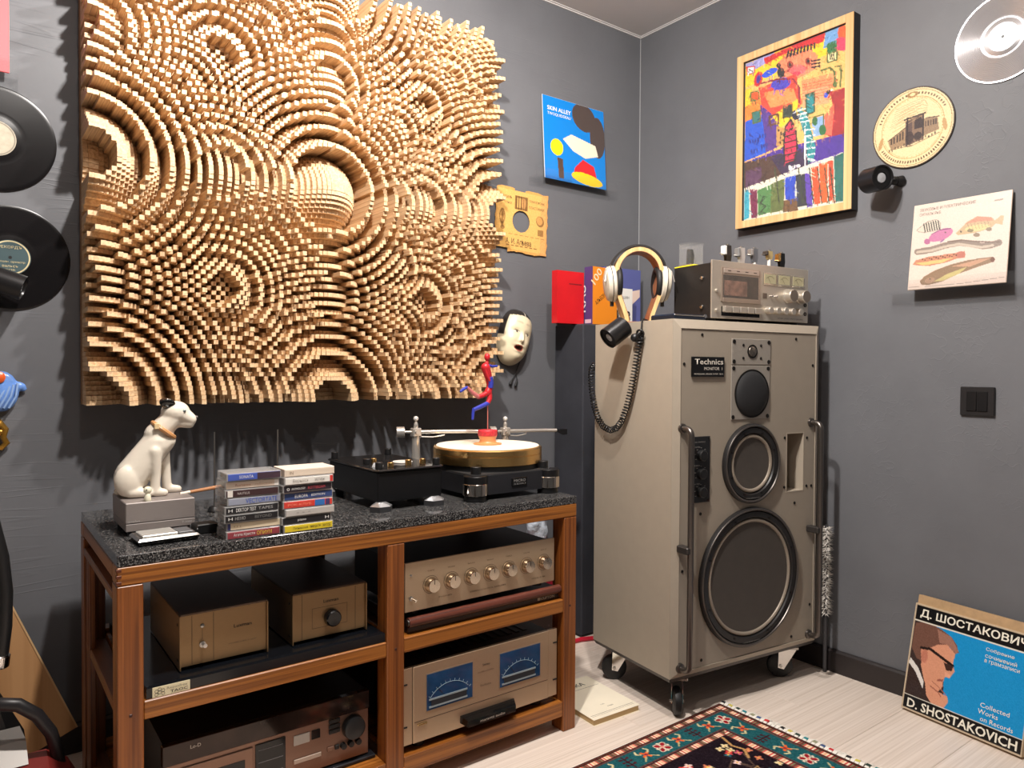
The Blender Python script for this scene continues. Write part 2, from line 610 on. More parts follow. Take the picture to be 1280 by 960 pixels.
# ================================================================== wooden diffuser: (i*i + j*j) mod 101, blocks of 12 mm
pine = wood('pine_block', (204, 166, 126), (228, 197, 155), 'y', 8, 0.55, 60, rnd=0.09)
NB, S = 101, 0.012
PX0, PZ0 = -2.037, 0.887
BASE, AMP = 0.032, 0.143
diff = thing('wooden_wall_diffuser', 'large square relief of protruding pine blocks in concentric rings on the left wall', 'wall panel', (PX0 + NB * S / 2, 0, PZ0))
ox = PX0 + NB * S / 2
part('back_board', B().box(-NB * S / 2, -BASE, 0, NB * S / 2, -0.001, NB * S), wood('pine_board', (150, 110, 78), (176, 132, 96), 'z', 8, .6, 20), diff)
hh = np.empty((NB, NB))
for i in range(NB):
    for j in range(NB):
        hh[i, j] = (100 - ((i - 50) ** 2 + (j - 50) ** 2)) % 101
hh = 0.002 + AMP * hh / 100.0
# the 300 blocks that show largest: long ones nearest to the viewer
score = []
for i in range(NB):
    for j in range(NB):
        d2 = math.hypot(PX0 + i * S + 2.27, 2.146 - BASE - hh[i, j])
        low = hh[i, j - 1] if j > 0 else 0
        vis = S + 0.35 * max(0, hh[i, j] - low)
        score.append((vis * S / d2 ** 2 if PZ0 + j * S < 2.02 else 0, i, j))
score.sort(reverse=True)
big = set((i, j) for _, i, j in score[:300])
g = 0.00035
unit = B().box(g, -1, g, S - g, 0, S - g).mesh('wooden_block', 0)
unit.materials.append(pine)
for (i, j) in sorted(big):
    o = link('wooden_block', unit, None, diff)
    o.location = (-NB * S / 2 + i * S, -BASE, j * S)
    o.scale = (1, hh[i, j], 1)
V = []; Fc = []
for i in range(NB):
    for j in range(NB):
        if (i, j) in big:
            continue
        x0 = -NB * S / 2 + i * S + g; x1 = x0 + S - 2 * g
        z0 = j * S + g; z1 = z0 + S - 2 * g
        y0 = -BASE; y1 = -BASE - hh[i, j]
        k = len(V)
        V += [(x0, y0, z0), (x1, y0, z0), (x1, y0, z1), (x0, y0, z1), (x0, y1, z0), (x1, y1, z0), (x1, y1, z1), (x0, y1, z1)]
        Fc += [(k + 4, k + 5, k + 6, k + 7), (k, k + 1, k + 5, k + 4), (k + 1, k + 2, k + 6, k + 5), (k + 2, k + 3, k + 7, k + 6), (k + 3, k, k + 4, k + 7)]
me = bpy.data.meshes.new('block_field'); me.from_pydata(V, [], Fc); me.update()
o = link('block_field', me, pine, diff)
o['kind'] = 'stuff'

# ================================================================== audio rack
teak = wood('teak_x', (114, 63, 20), (170, 105, 42), 'x', 14, 0.36, 26)
teak_z = wood('teak_z', (104, 54, 20), (150, 86, 36), 'z', 14, 0.36, 26)
teak_y = wood('teak_y', (104, 60, 32), (140, 86, 50), 'y', 8, 0.42, 16)
RX0, RX1, RY0, RY1 = -2.0554, -0.9397, -0.6667, -0.155
LEGW = 0.044
rack = thing('audio_rack', 'teak wood hi-fi rack with three shelf levels under the granite slab', 'rack', ((RX0 + RX1) / 2, (RY0 + RY1) / 2, 0))
rc = Vector(rack.location)
def rp(name, x0, y0, z0, x1, y1, z1, mat, r=.002):
    return part(name, B().rbox(x0 - rc.x, y0 - rc.y, z0, x1 - rc.x, y1 - rc.y, z1, r), mat, rack, smooth=0)
LX = [RX0, -1.512, RX1 - LEGW]
for lx in LX:
    rp('leg', lx, RY0, 0.0, lx + LEGW, RY0 + .05, .582 if lx != LX[1] else .582, teak_z)
    rp('leg', lx, RY1 - .05, 0.0, lx + LEGW, RY1, .582, teak_z)
rp('top_rail', RX0, RY0, .5825, RX1, RY0 + .05, .617, teak)
rp('top_rail', RX0, RY1 - .05, .5825, RX1, RY1, .617, teak)
for x in LX:
    rp('side_rail', x, RY0 + .051, .588, x + LEGW, RY1 - .051, .617, teak_y)
# box joint fingers on the front left corner of the top rail
for k in range(3):
    rp('joint_finger', RX0 - .0008, RY0 - .0006, .585 + k * .0115, RX0 + .008, RY0 + .01, .5905 + k * .0115, M('joint_dark', (92, 42, 20), .5), .0005)
for x in LX:
    rp('peg', x + .019, RY0 - .0008, .338, x + .025, RY0 + .004, .344, M('peg_dark', (60, 24, 12), .5), .001)
# left side: a thin lattice of upright slats between posts
for k in range(3):
    rp('slat', RX0 + .003, RY1 - .075 - k * .022, .0, RX0 + .016, RY1 - .063 - k * .022, .545, teak_z)
rp('side_rail', RX0, RY0 + .051, .545, RX0 + .02, RY1 - .051, .562, teak_y)
for (x0, x1) in ((LX[0] + LEGW, LX[1]), (LX[1] + LEGW, LX[2])):
    rp('shelf_rail', x0, RY0 + .002, .326, x1, RY0 + .04, .361, teak)
    rp('shelf_rail', x0, RY1 - .04, .326, x1, RY1, .361, teak)
    rp('shelf_board', x0, RY0 + .041, .336, x1, RY1 - .041, .352, teak)
    rp('shelf_rail', x0, RY0 + .002, .042, x1, RY0 + .06, .083, teak)
    rp('shelf_rail', x0, RY1 - .04, .042, x1, RY1, .083, teak)
    rp('shelf_board', x0, RY0 + .061, .055, x1, RY1 - .041, .072, teak)
rp('shelf_board', RX0 + .004, RY0 + .051, .325, RX0 + LEGW, RY1 - .051, .345, teak_y)
rp('shelf_board', RX0 + .004, RY0 + .051, .055, RX0 + LEGW, RY1 - .051, .075, teak_y)
GZ = 0.638
solo('granite_slab', B().rbox(RX0 + .001, RY0, 0.6172, RX1 - .001, RY1, GZ, .0012), granite(), 'polished black speckled granite slab lying on top of the rack', 'stone slab', smooth=0)
# ================================================================== things on the granite slab
# --- grey transformer box under the dog
grey_alu = M('grey_anodised', (134, 125, 121), 0.42, 0.2, noise=(60, .03), stretch=(1, 1, 8))
gb = thing('grey_metal_box', 'grey metal step-up transformer box carrying the white dog figurine', 'box', (-1.95, -.43, GZ))
part('body', B().rbox(-.066, -.079, .026, .066, .079, .068, .0015), grey_alu, gb)
part('base', B().rbox(-.0655, -.0785, .010, .0655, .0785, .0255, .001), grey_alu, gb)
for sx in (-1, 1):
    for sy in (-1, 1):
        part('foot', B().cyl((sx * .05, sy * .062, 0), (sx * .05, sy * .062, .011), .010, n=16), black_plastic, gb)
text(gb, 'ortofon', M('pale_ink', (178, 172, 168), .5), (-.062, -.0791, .0285), X3, Z3, .022, .0045)
text(gb, 'T-3000', MATS['pale_ink'], (.040, -.0788, .016), X3, Z3, .020, .0045)
# --- dog figurine
ceramic = M('glazed_ceramic', (226, 216, 200), 0.22, coat=0.4, noise=(14, .05))
dog = thing('dog_figurine', 'white glazed sitting dog figurine with black ears and tan collar', 'figurine', (-1.955, -.425, GZ + .068), -.13)
d = B()
def E3(c, r, rot=None):
    d.ball(c, r[0], r[1], r[2], 20, rot)
def cap(p0, p1, r0, r1, n=12):
    p0 = Vector(p0); p1 = Vector(p1)
    for i in range(n + 1):
        t = i / n
        d.ball(p0.lerp(p1, t), r0 + (r1 - r0) * t, n=14)
cap((-.033, 0, .045), (.014, 0, .112), .036, .031)         # trunk rising to the chest
cap((.014, 0, .110), (.026, 0, .118), .031, .026)
cap((.012, 0, .130), (.045, -.002, .166), .025, .022)        # neck
E3((.050, -.002, .178), (.030, .025, .025))                 # skull
cap((.062, -.003, .172), (.080, -.004, .162), .0195, .0135)   # muzzle
E3((.086, -.004, .166), (.006, .008, .006))
cap((.058, -.004, .156), (.078, -.004, .152), .012, .0105)    # jaw
for s_, yy in ((-1, -.024), (1, .024)):
    E3((-.044, yy, .036), (.026, .016, .034))               # haunches
    cap((-.038, yy * 1.1, .012), (-.004, yy * 1.15, .009), .012, .009)
cap((.008, -.021, .096), (.010, -.021, .045), .0155, .0105)  # near foreleg
cap((.010, -.021, .045), (.008, -.021, .014), .0105, .0105)
cap((.010, -.021, .009), (.026, -.022, .007), .0105, .0085)
cap((.026, .016, .092), (.032, .018, .045), .0150, .0105)    # far foreleg
cap((.032, .018, .045), (.034, .018, .014), .0105, .0105)
cap((.036, .018, .009), (.056, .018, .007), .0105, .0085)
cap((-.062, .004, .012), (-.05, .034, .008), .008, .006)     # tail
body = remesh(d, .0022, 12, 'body')
link('body', body, ceramic, dog)
ear_m = M('black_glaze', (20, 18, 18), 0.15, coat=0.4)
e = B(); e.ball((0, 0, 0), .0165, .006, .0135, 16)
for yy, tilt in ((-.019, .5), (.017, -.5)):
    o = part('ear', B().ball((0, 0, 0), .0155, .0065, .0125, 16), ear_m, dog, 'glossy black folded ear')
    o.location = (.034, yy, .197); o.rotation_euler = (tilt, .25, .2)
part('collar', B().torus((0, 0, 0), (.62, 0, .78), .0262, .0052, 28, 8), M('tan_glaze', (196, 142, 92), .3), dog, 'tan painted collar').location = (.0265, -.001, .140)
part('buckle', B().rbox(-.005, -.0025, -.006, .005, .0025, .006, .001), M('pale_buckle', (224, 196, 150), .3), dog).location = (.012, -.0275, .150)
for yy in (-.0265, .0215):
    ey = part('eye', B().ball((.066, yy * .82, .1815), .0042, .0028, .0032, 12), M('eye_grey', (150, 165, 165), .2), dog)
    part('pupil', B().ball((.0672, yy * .91, .1815), .0018, .0018, .0018, 10), ear_m, ey)
part('nose', B().ball((.0915, -.004, .1660), .0042, .0055, .0038, 12), M('nose_grey', (88, 82, 80), .3), dog)
# --- tiny pale figure in front of the dog
tf = thing('tiny_pale_figurine', 'tiny cream round-headed figurine standing at the dog paws', 'figurine', (-1.9735, -.5, GZ + .068))
glow = M('cream_vinyl', (226, 220, 196), .5)
part('body', B().lathe([(.0065, 0), (.0072, .003), (.0058, .012), (.0030, .0165)], n=14), glow, tf)
part('head', B().ball((0, 0, .0225), .0082, .0060, .0080, 14), glow, tf)
part('eye', B().ball((-.003, -.0058, .024), .0014, n=8), black_plastic, tf)
# --- silver gadget
gd = thing('silver_stylus_gauge', 'flat chromed metal gauge with grey display lying by the granite front edge', 'gauge', (-1.957, -.576, GZ), .045)
part('lower_tray', B().hull([(-.052, -.036, .002), (.052, -.036, .002), (.052, .036, .002), (-.052, .036, .002), (-.056, -.040, .010), (.056, -.040, .010), (.056, .04, .010), (-.056, .04, .010)]), black_gloss, gd)
part('rim', B().hull([(-.056, -.040, .0102), (.056, -.040, .0102), (.056, .04, .0102), (-.056, .04, .0102), (-.052, -.036, .0145), (.052, -.036, .0145), (.052, .036, .0145), (-.052, .036, .0145)]), chrome, gd)
part('plate', B().rbox(-.046, -.028, .0147, .018, .030, .0185, .001), M('satin_plate', (214, 212, 206), .35, .6), gd)
part('display', B().rbox(.021, -.022, .0147, .048, .026, .0165, .001), M('gauge_grey', (96, 96, 98), .3), gd)
# --- cassettes
def cassette(x, y, z, rz, h, col, label, lines, group, opaque=False, side=None, band=None):
    c = thing('cassette_tape', label, 'cassette', (x, y, z), rz, group)
    cs = part('case', B().rbox(-.0545, 0, 0, .0545, .068, h - .0003, .0008), M('cream_card', (222, 206, 190), .5) if opaque else M('clear_case', (214, 212, 210), .12, alpha=.38), c, smooth=0)
    inl = M('inlay_%02x%02x%02x' % col, col, .45, coat=.3)
    part('inlay', B().rbox(-.0515, -.0004, .0016, .0525, .004, h - .0020, .0004), inl, c, smooth=0)
    if not opaque:
        part('tape_shell', B().rbox(-.050, .006, .003, .050, .064, h - .004, .001), M('shell_grey', (120, 116, 114), .4), c, smooth=0)
    if band:
        for (bx0, bx1, bcol) in band:
            part('colour_band', B().box(bx0, -.0007, .0018, bx1, .0008, h - .0022), M('inlay_%02x%02x%02x' % bcol, bcol, .45, coat=.3), c, smooth=0)
    for (s_, tx, w_, hh_, tc) in lines:
        text(c, s_, M('ink_%02x%02x%02x' % tc, tc, .6), (tx, -.0009 if band else -.0005, (h - hh_) / 2 - .0002), X3, Z3, w_, hh_)
    return c
W = (232, 230, 226)
LS = [((150, 62, 70), 'maroon cassette with white and yellow spine lettering, bottom of the left stack', [('Агата Кристи', -.040, .042, .0075, W), ('ОПИУМ', .006, .030, .0080, (235, 205, 70))], None),
      ((222, 206, 176), 'cream cassette with navy end, second from the bottom of the left stack', [('- - -', -.040, .014, .003, (190, 170, 140))], [(-.0515, -.046, (52, 56, 110))]),
      ((28, 26, 28), 'black cassette with small grey lettering, third from the bottom of the left stack', [('H', -.046, .008, .006, W), ('НЕМО', -.033, .020, .0065, (170, 168, 166)), ('BEYOND', .006, .034, .006, (120, 118, 116))], None),
      ((34, 33, 36), 'black cassette with bold white spine title, fourth from the bottom of the left stack', [('H', -.047, .008, .006, W), ('DEKTOP TEST', -.032, .040, .0075, W), ('TAPES', .012, .030, .006, (170, 168, 166))], None),
      ((148, 152, 168), 'grey cassette with large blue spine lettering in the left stack', [('VECTORTATE', -.018, .064, .0095, (52, 84, 176))], None),
      ((62, 40, 42), 'dark brown cassette with white plaque on its spine in the left stack', [('NAUTILUS', -.030, .024, .005, (190, 180, 176))], [(-.049, -.039, (226, 220, 212))]),
      ((226, 208, 190), 'pale pinkish cassette with faint tan lettering, second from the top of the left stack', [('Romance', -.034, .030, .005, (180, 130, 100)), ('collection', .004, .034, .005, (196, 168, 146))], [(.044, .052, (236, 230, 224))]),
      ((70, 92, 176), 'blue and plum cassette on top of the left stack', [('SONATA', -.030, .028, .006, W)], [(.006, .0525, (66, 48, 60))])]
RS = [((226, 200, 46), 'yellow cassette with black spine lettering, bottom of the right stack', [('Пионерские', -.034, .032, .006, (60, 50, 30)), ('анекдоты', .002, .024, .006, (60, 50, 30)), ('ХИТОВ', .030, .018, .006, (60, 50, 30))], None),
      ((30, 28, 32), 'black cassette with thin white lettering, second from the bottom of the right stack', [('piano', -.020, .018, .006, W), ('H', .040, .008, .006, W)], None),
      ((186, 180, 174), 'plain grey cassette, third from the bottom of the right stack', [('- - -', -.030, .03, .002, (160, 154, 150))], None),
      ((212, 62, 50), 'red cassette with blue end on its spine in the right stack', [('РОК-КЛУБ', -.044, .05, .005, (240, 150, 120))], [(.014, .036, (50, 110, 180)), (.038, .047, (70, 56, 100))]),
      ((52, 72, 122), 'navy blue cassette with white lettering in the right stack', [('EUROPA', -.030, .028, .007, W), ('EDITION', .006, .030, .0045, W)], None),
      ((44, 36, 44), 'dark cassette with red lettering, third from the top of the right stack', [('o', -.046, .006, .006, W), ('ANTHOLOGY', -.036, .030, .004, W), ('ROTTERDAM', .0, .038, .006, (200, 80, 90))], None),
      ((232, 228, 220), 'white cassette with red end, second from the top of the right stack', [('Вернись', -.036, .034, .007, (150, 142, 136)), ('мотивы', .012, .022, .006, (140, 134, 130))], [(.046, .0525, (206, 56, 52))]),
      ((224, 206, 186), 'opaque cream cassette box on top of the right stack', [('IN', -.044, .008, .006, (150, 130, 110))], None)]
for st, x, y in ((LS, -1.806, -.652), (RS, -1.694, -.661)):
    z = GZ + .0002
    for k, (col, label, lines, band) in enumerate(st):
        h = .0166
        jit = [0, .002, -.004, -.003, .003, -.002, -.001, .001] if st is LS else [.001, -.003, .004, .0, .002, -.001, .001, .005]
        cassette(x + jit[k] * .9, y + jit[(k + 3) % 8] * .8, z, jit[(k * 3) % 8] * 6, h, col, label, lines, 'cassettes in two stacks on the slab', opaque=(st is RS and k == 7), band=band)
        z += h
# --- aerial rods and their base behind the cassettes
for nm, x, y, h, lb in (('antenna_rod', -1.7973, -.33, .190, 'thin silver aerial rod on a black base behind the left cassette stack'), ('antenna_rod', -1.6454, -.33, .189, 'thin silver aerial rod on a black base behind the right cassette stack')):
    t = thing(nm, lb, 'antenna', (x, y, GZ))
    part('base', B().cyl((0, 0, 0), (0, 0, .012), .016, .013, 20, .002), black_plastic, t)
    part('rod', B().cyl((0, 0, .012), (0, 0, h), .0022, .0018, 10), steel, t)
solo('small_black_block', B().rbox(-.022, -.018, 0, .022, .018, .020, .002), black_plastic, 'small black plastic block beside the left cassette stack', 'block', (-1.874, -.548, GZ), .1)
# --- painted stick with pale tip resting behind the dog
st = thing('wooden_baton', 'thin wooden baton with pale tip lying between dog and cassettes', 'baton', (-1.81, -.42, GZ + .0722), .22, rot=(0, -.05, .25))
part('shaft', B().cyl((-.070, 0, 0), (.06, 0, 0), .0038, .0048, 12), wood('baton_wood', (150, 98, 60), (186, 132, 90), 'x'), st)
part('tip', B().cyl((-.092, 0, 0), (-.070, 0, 0), .003, .0039, 12), M('baton_tip', (226, 214, 196), .4), st)
part('support', B().cyl((.045, 0, -.0690), (.045, 0, -.004), .010, .010, 14), M('baton_stand', (92, 58, 40), .5), st)

# ================================================================== turntable motor unit (left) and turntable
satin_black = M('satin_black', (20, 20, 22), 0.34, 0.2)
brass = M('brushed_brass', (234, 192, 126), 0.27, 1.0)
pu = thing('turntable_power_unit', 'black box unit with brass and black knobs on hexagonal feet left of turntable', 'audio unit', (-1.392, -.412, GZ))
part('cabinet', B().rbox(-.090, -.145, .020, .090, .145, .094, .003), satin_black, pu)
part('top_plate', B().hull([(x, y, z) for x0, y0, z in ((.095, .150, .0945), (.096, .151, .097), (.093, .148, .100)) for x, y in ((-x0 + .01, -y0), (x0 - .01, -y0), (x0, -y0 + .01), (x0, y0 - .01), (x0 - .01, y0), (-x0 + .01, y0), (-x0, y0 - .01), (-x0, -y0 + .01))]), M('dark_glass_plate', (44, 42, 42), .1, .3), pu)
for sx in (-1, 1):
    for sy in (-1, 1):
        part('corner_knob', B().cyl((sx * .080, sy * .132, .100), (sx * .080, sy * .132, .117), .0095, n=20, bev=.001), black_plastic, pu)
for x, y, r, h, m in ((-.040, -.115, .0075, .012, brass), (.012, -.110, .008, .015, brass), (.052, -.112, .0075, .015, brass), (-.045, -.03, .008, .014, brass)):
    part('knob', B().cyl((x, y, .100), (x, y, .100 + h), r, n=22, bev=.0008), m, pu)
part('knob', B().cyl((-.062, -.03, .100), (-.062, -.03, .114), .011, n=22, bev=.001), black_plastic, pu)
part('dial', B().cyl((.028, -.050, .100), (.028, -.050, .1035), .026, n=36, bev=.001), M('dial_white', (214, 208, 200), .4), pu)
part('crystal', B().hull([(-.060 + .016 * math.cos(a), -.085 + .012 * math.sin(a), .100) for a in [k * PI / 3 for k in range(6)]] + [(-.060 + .012 * math.cos(a), -.085 + .009 * math.sin(a), .109) for a in [k * PI / 3 + .3 for k in range(6)]]), M('white_crystal', (225, 225, 226), .15, alpha=.75), pu, smooth=0)
for sx, sy in ((-1, -1), (1, -1), (-1, 1), (1, 1)):
    cx, cy = sx * .080 + (.0 if sx < 0 else -.012), sy * .132 - (.012 if sy < 0 else 0)
    f = part('hexagonal_foot', B().hull([(cx + .030 * math.cos(k * PI / 3), cy + .026 * math.sin(k * PI / 3), z) for k in range(6) for z in (.0, .013)]), M('foot_grey', (52, 52, 54), .4), pu, smooth=0)
    part('facet_top', B().hull([(cx + .029 * math.cos(k * PI / 3), cy + .025 * math.sin(k * PI / 3), .0132) for k in range(6)] + [(cx + .013 * math.cos(k * PI / 3 + .5), cy + .011 * math.sin(k * PI / 3 + .5), .022) for k in range(6)]), M('foot_silver', (176, 176, 178), .3, .7), f, smooth=0)
    part('spike', B().cyl((sx * .075, sy * .122, .014), (sx * .075, sy * .122, .021), .008, .014, 12), black_plastic, pu)
# --- turntable
tt = thing('turntable', 'belt-drive turntable with thick brass platter and chrome corner pillars', 'turntable', (-1.072, -.425, GZ))
tt_l, tt_r, tt_f, tt_b = -.150, .118, -.160, .200
part('plinth', B().hull([(x, y, z) for z in (.014, .064) for x, y in ((tt_l + .012, tt_f), (tt_r - .012, tt_f), (tt_r, tt_f + .012), (tt_r, tt_b - .012), (tt_r - .012, tt_b), (tt_l + .012, tt_b), (tt_l, tt_b - .012), (tt_l, tt_f + .012))]), M('plinth_black', (46, 46, 50), .38, .4), tt, smooth=0)
part('top_plate', B().hull([(x, y, z) for z in (.0643, .068) for x, y in ((tt_l + .014, tt_f + .002), (tt_r - .014, tt_f + .002), (tt_r - .002, tt_f + .014), (tt_r - .002, tt_b - .014), (tt_r - .014, tt_b - .002), (tt_l + .014, tt_b - .002), (tt_l + .002, tt_b - .014), (tt_l + .002, tt_f + .014))]), M('plate_grey', (96, 94, 94), .22, .6), tt, smooth=0)
for (x, y) in ((tt_l + .012, tt_f + .012), (tt_r - .012, tt_f + .012), (tt_l + .012, tt_b - .012), (tt_r - .012, tt_b - .012)):
    pl = part('pillar', B().cyl((x, y, .046), (x, y, .066), .032, n=28, bev=.001), satin_black, tt)
    part('chrome_sleeve', B().cyl((x, y, .016), (x, y, .046), .0332, n=28, bev=.0008), M('chrome_warm', (214, 204, 194), .08, 1.0), pl)
    part('foot', B().cyl((x, y, 0), (x, y, .0158), .029, n=28, bev=.002), black_plastic, pl)
    part('screw_cap', B().cyl((x + (.008 if x < 0 else -.008), y + (.01 if y < 0 else -.01), .068), (x + (.008 if x < 0 else -.008), y + (.01 if y < 0 else -.01), .0875), .0135, n=22, bev=.001), black_plastic, pl)
pcx, pcy = .0, -.005
part('sub_platter', B().cyl((pcx, pcy, .068), (pcx, pcy, .080), .150, n=72), black_plastic, tt)
part('platter', B().lathe([(.150, .0805), (.1555, .083), (.1555, .106), (.1540, .1068), (.1540, .1084), (.1555, .1092), (.1555, .1225), (.1525, .125)], (pcx, pcy, 0), n=96), brass, tt)
part('platter_mat', B().lathe([(.146, .1251), (.1475, .1265), (.146, .128)], (pcx, pcy, 0), n=72), M('cream_felt', (240, 228, 208), .8), tt)
part('arm_board', B().rbox(tt_r - .002, .085, .045, tt_r + .068, .165, .068, .004), satin_black, tt)
part('arm_board', B().rbox(tt_l - .03, .12, .045, tt_l + .002, .20, .068, .004), satin_black, tt)
bd = part('badge', B().rbox(-.030, tt_f - .003, .030, .022, tt_f, .052, .001), black_gloss, tt)
text(bd, 'MICRO', M('badge_grey', (170, 168, 166), .4, .6), (-.024, tt_f - .0031, .0405), X3, Z3, .040, .0075, bold=.01)
text(bd, 'SEIKI', MATS['badge_grey'], (-.024, tt_f - .0031, .0335), X3, Z3, .040, .0042)
# record clamp with red cap
cl = thing('record_clamp', 'orange wooden record weight with red cap on the platter', 'record weight', (-1.072, -.43, GZ + .128))
part('base', B().lathe([(.040, 0), (.041, .003), (.026, .006), (.024, .009)], n=36), M('clamp_orange', (224, 148, 92), .4), cl)
part('waist', B().lathe([(.024, .0092), (.023, .014), (.026, .022), (.0265, .0245)], n=36), MATS['clamp_orange'], cl)
part('cap', B().lathe([(.0270, .0247), (.0280, .0262), (.0280, .0395), (.0265, .0415)], n=36), M('clamp_red', (204, 44, 56), .5, noise=(300, .35)), cl)
# tonearms
silver = M('tonearm_silver', (214, 208, 200), .25, .7)
def tonearm(label, loc, ang, L, tail, h):
    a = thing('tonearm', label, 'tonearm', loc, 0)
    part('post', B().cyl((0, 0, -h), (0, 0, .018), .0135, .011, 20, .001).cyl((0, 0, -h), (0, 0, -h + .008), .02, n=24), silver, a)
    part('bearing_yoke', B().rbox(-.014, -.012, -.006, .014, .012, .020, .003).cyl((-.004, -.02, .008), (-.004, .02, .008), .006, n=14), silver, a)
    k = part('lift_knob', B().lathe([(.006, .018), (.0075, .022), (.006, .034), (.0035, .038), (.0035, .041)], n=16), silver, a)
    part('ball', B().ball((0, 0, .047), .0078, n=16), M('ball_bright', (232, 230, 226), .2, .4), k)
    ca, sa = math.cos(ang), math.sin(ang)
    dirv = Vector((ca, sa, 0))
    part('arm_tube', B().tube([Vector((0, 0, .008)) + dirv * t for t in (.0, L * .35, L * .75)] + [Vector((0, 0, .007)) + dirv * L], .0056, 12), silver, a)
    part('counterweight', B().cyl(Vector((0, 0, .008)) - dirv * .012, Vector((0, 0, .008)) - dirv * (.012 + tail), .004, n=12).cyl(Vector((0, 0, .008)) - dirv * (.02 + tail * .3), Vector((0, 0, .008)) - dirv * (.012 + tail), .016, n=24, bev=.001), silver, a)
    hs = part('headshell', B().cyl(Vector((0, 0, .007)) + dirv * (L - .006), Vector((0, 0, .007)) + dirv * (L + .010), .0058, n=14), silver, a)
    nrm = Vector((-sa, ca, 0))
    c0_ = Vector((0, 0, .004)) + dirv * (L + .010)
    part('cartridge', B().hull([c0_ + nrm * s_ * wv + dirv * t + Vector((0, 0, zz)) for s_ in (-1, 1) for t, wv, zz in ((0, .006, .006), (0, .006, -.002), (.034, .0085, .007), (.034, .0085, -.010), (.020, .0085, -.012))]), satin_black, hs, smooth=0)
    part('arm_rest', B().tube([dirv * .012 + Vector((0, 0, -.006)), dirv * (L * .25) + Vector((0, 0, -.008)), dirv * (L * .42) + Vector((0, 0, -.002)), dirv * (L * .42) + Vector((0, 0, .004))], .0022, 8), silver, a)
    return a
tonearm('silver tonearm pointing from the power unit to the platter', (-1.212, -.262, GZ + .150), -.42, .20, .045, .0815)
tonearm('silver tonearm parked outward over the right rack end', (-.912, -.298, GZ + .141), -.30, .165, .04, .0725)
# --- acrobat figure on a thin rod above the clamp
ac = thing('leaping_figurine', 'small red and blue figurine leaping on a thin rod above the record weight', 'figurine', (-1.072, -.43, GZ + .1696 - .035))
ac.scale = (1.277,) * 3
part('rod', B().cyl((0, 0, .0275), (0, 0, .122), .0011, n=8), M('rod_pink', (206, 120, 110), .4), ac)
fb = B(); d = fb
cap((.000, 0, .112), (.006, 0, .124), .0085, .0075)
cap((.006, 0, .124), (.000, 0, .150), .0065, .0085)
cap((.000, 0, .150), (-.008, -.002, .168), .0090, .0105)
cap((-.006, 0, .170), (-.002, 0, .182), .0045, .004)
link('torso', remesh(fb, .0013, 4, 'torso'), M('figure_red', (198, 36, 46), .4), ac)
part('head', B().ball((-.003, -.001, .191), .0068, .0068, .0088, 14), MATS['figure_red'], ac)
blue_f = M('figure_blue', (52, 62, 168), .4)
part('belt', B().tube([(.004, -.004, .122), (.005, -.005, .132), (.002, -.006, .146)], [.006, .0062, .0062], 12), blue_f, ac)
part('arm', B().tube([(.001, 0, .172), (.014, .002, .170), (.028, .004, .171)], [.0035, .003, .0025], 10), blue_f, ac)
part('arm', B().tube([(-.012, -.006, .166), (-.008, -.009, .150), (.0, -.008, .138)], [.0035, .003, .0025], 10), MATS['figure_red'], ac)
lg = part('leg', B().tube([(.0, 0, .112), (-.012, 0, .106), (-.026, 0, .102)], [.006, .0055, .005], 12), MATS['figure_red'], ac)
part('shin', B().tube([(-.025, 0, .102), (-.042, 0, .112), (-.056, 0, .124)], [.005, .0042, .0034], 10), M('figure_pink', (196, 110, 110), .4), lg)
part('foot', B().tube([(-.055, 0, .124), (-.064, 0, .120), (-.074, 0, .114)], [.0032, .0034, .0026], 10), blue_f, lg)
lg = part('leg', B().tube([(.004, 0, .112), (.004, -.002, .098), (-.002, -.003, .088)], [.006, .0056, .005], 12), MATS['figure_red'], ac)
part('shin', B().tube([(-.001, -.003, .088), (-.022, -.003, .080), (-.040, -.003, .074)], [.005, .0048, .0042], 10), blue_f, lg)
part('foot', B().tube([(-.040, -.003, .077), (-.042, -.003, .064), (-.043, -.003, .052)], [.0035, .0034, .0026], 10), blue_f, lg)

# ================================================================== things inside the rack
bronze = M('bronze_anodised', (150, 122, 88), 0.36, 0.75, noise=(80, .03), stretch=(1, 1, 10))
champagne = M('champagne_front', (196, 172, 144), 0.34, 0.75, noise=(120, .03), stretch=(1, 1, 14))
dark_brown_metal = M('dark_brown_metal', (34, 28, 25), .45, .3)
# left middle shelf: isolation board with plate
bo = thing('isolation_board', 'glossy black isolation board with pale maker plate under two bronze boxes', 'board', (-1.76, -.42, .3612))
part('slab', B().hull([(x, y, z) for z, e in ((0, 0), (.0195, 0), (.0225, .006)) for x, y in ((-.246 + e, -.240 + e), (.246 - e, -.240 + e), (.246 - e, .2 - e), (-.246 + e, .2 - e))]), M('board_black', (14, 16, 20), .15), bo, smooth=0)
mp_ = part('maker_plate', B().box(-.236, -.2415, .0005, -.170, -.240, .0192), M('plate_cream', (226, 214, 178), .5), bo)
for hx, hz in ((-.228, .0105), (-.2225, .0135), (-.2165, .0105), (-.2225, .0075), (-.228, .0045), (-.2165, .0045)):
    part('honeycomb', B().lathe([(.0028, 0), (.0034, 0), (.0034, .0002), (.0028, .0002)], (hx - .001, -.2416, hz + .001), (0, -1, 0), 6, closed=True), dark_ink, mp_, smooth=0)
text(mp_, 'TAOC', dark_ink, (-.205, -.2417, .0035), X3, Z3, .031, .0052, bold=.01)
text(mp_, 'Rezonfree', M('ink_grey', (130, 122, 104), .6), (-.211, -.2417, .0115), X3, Z3, .036, .0045)
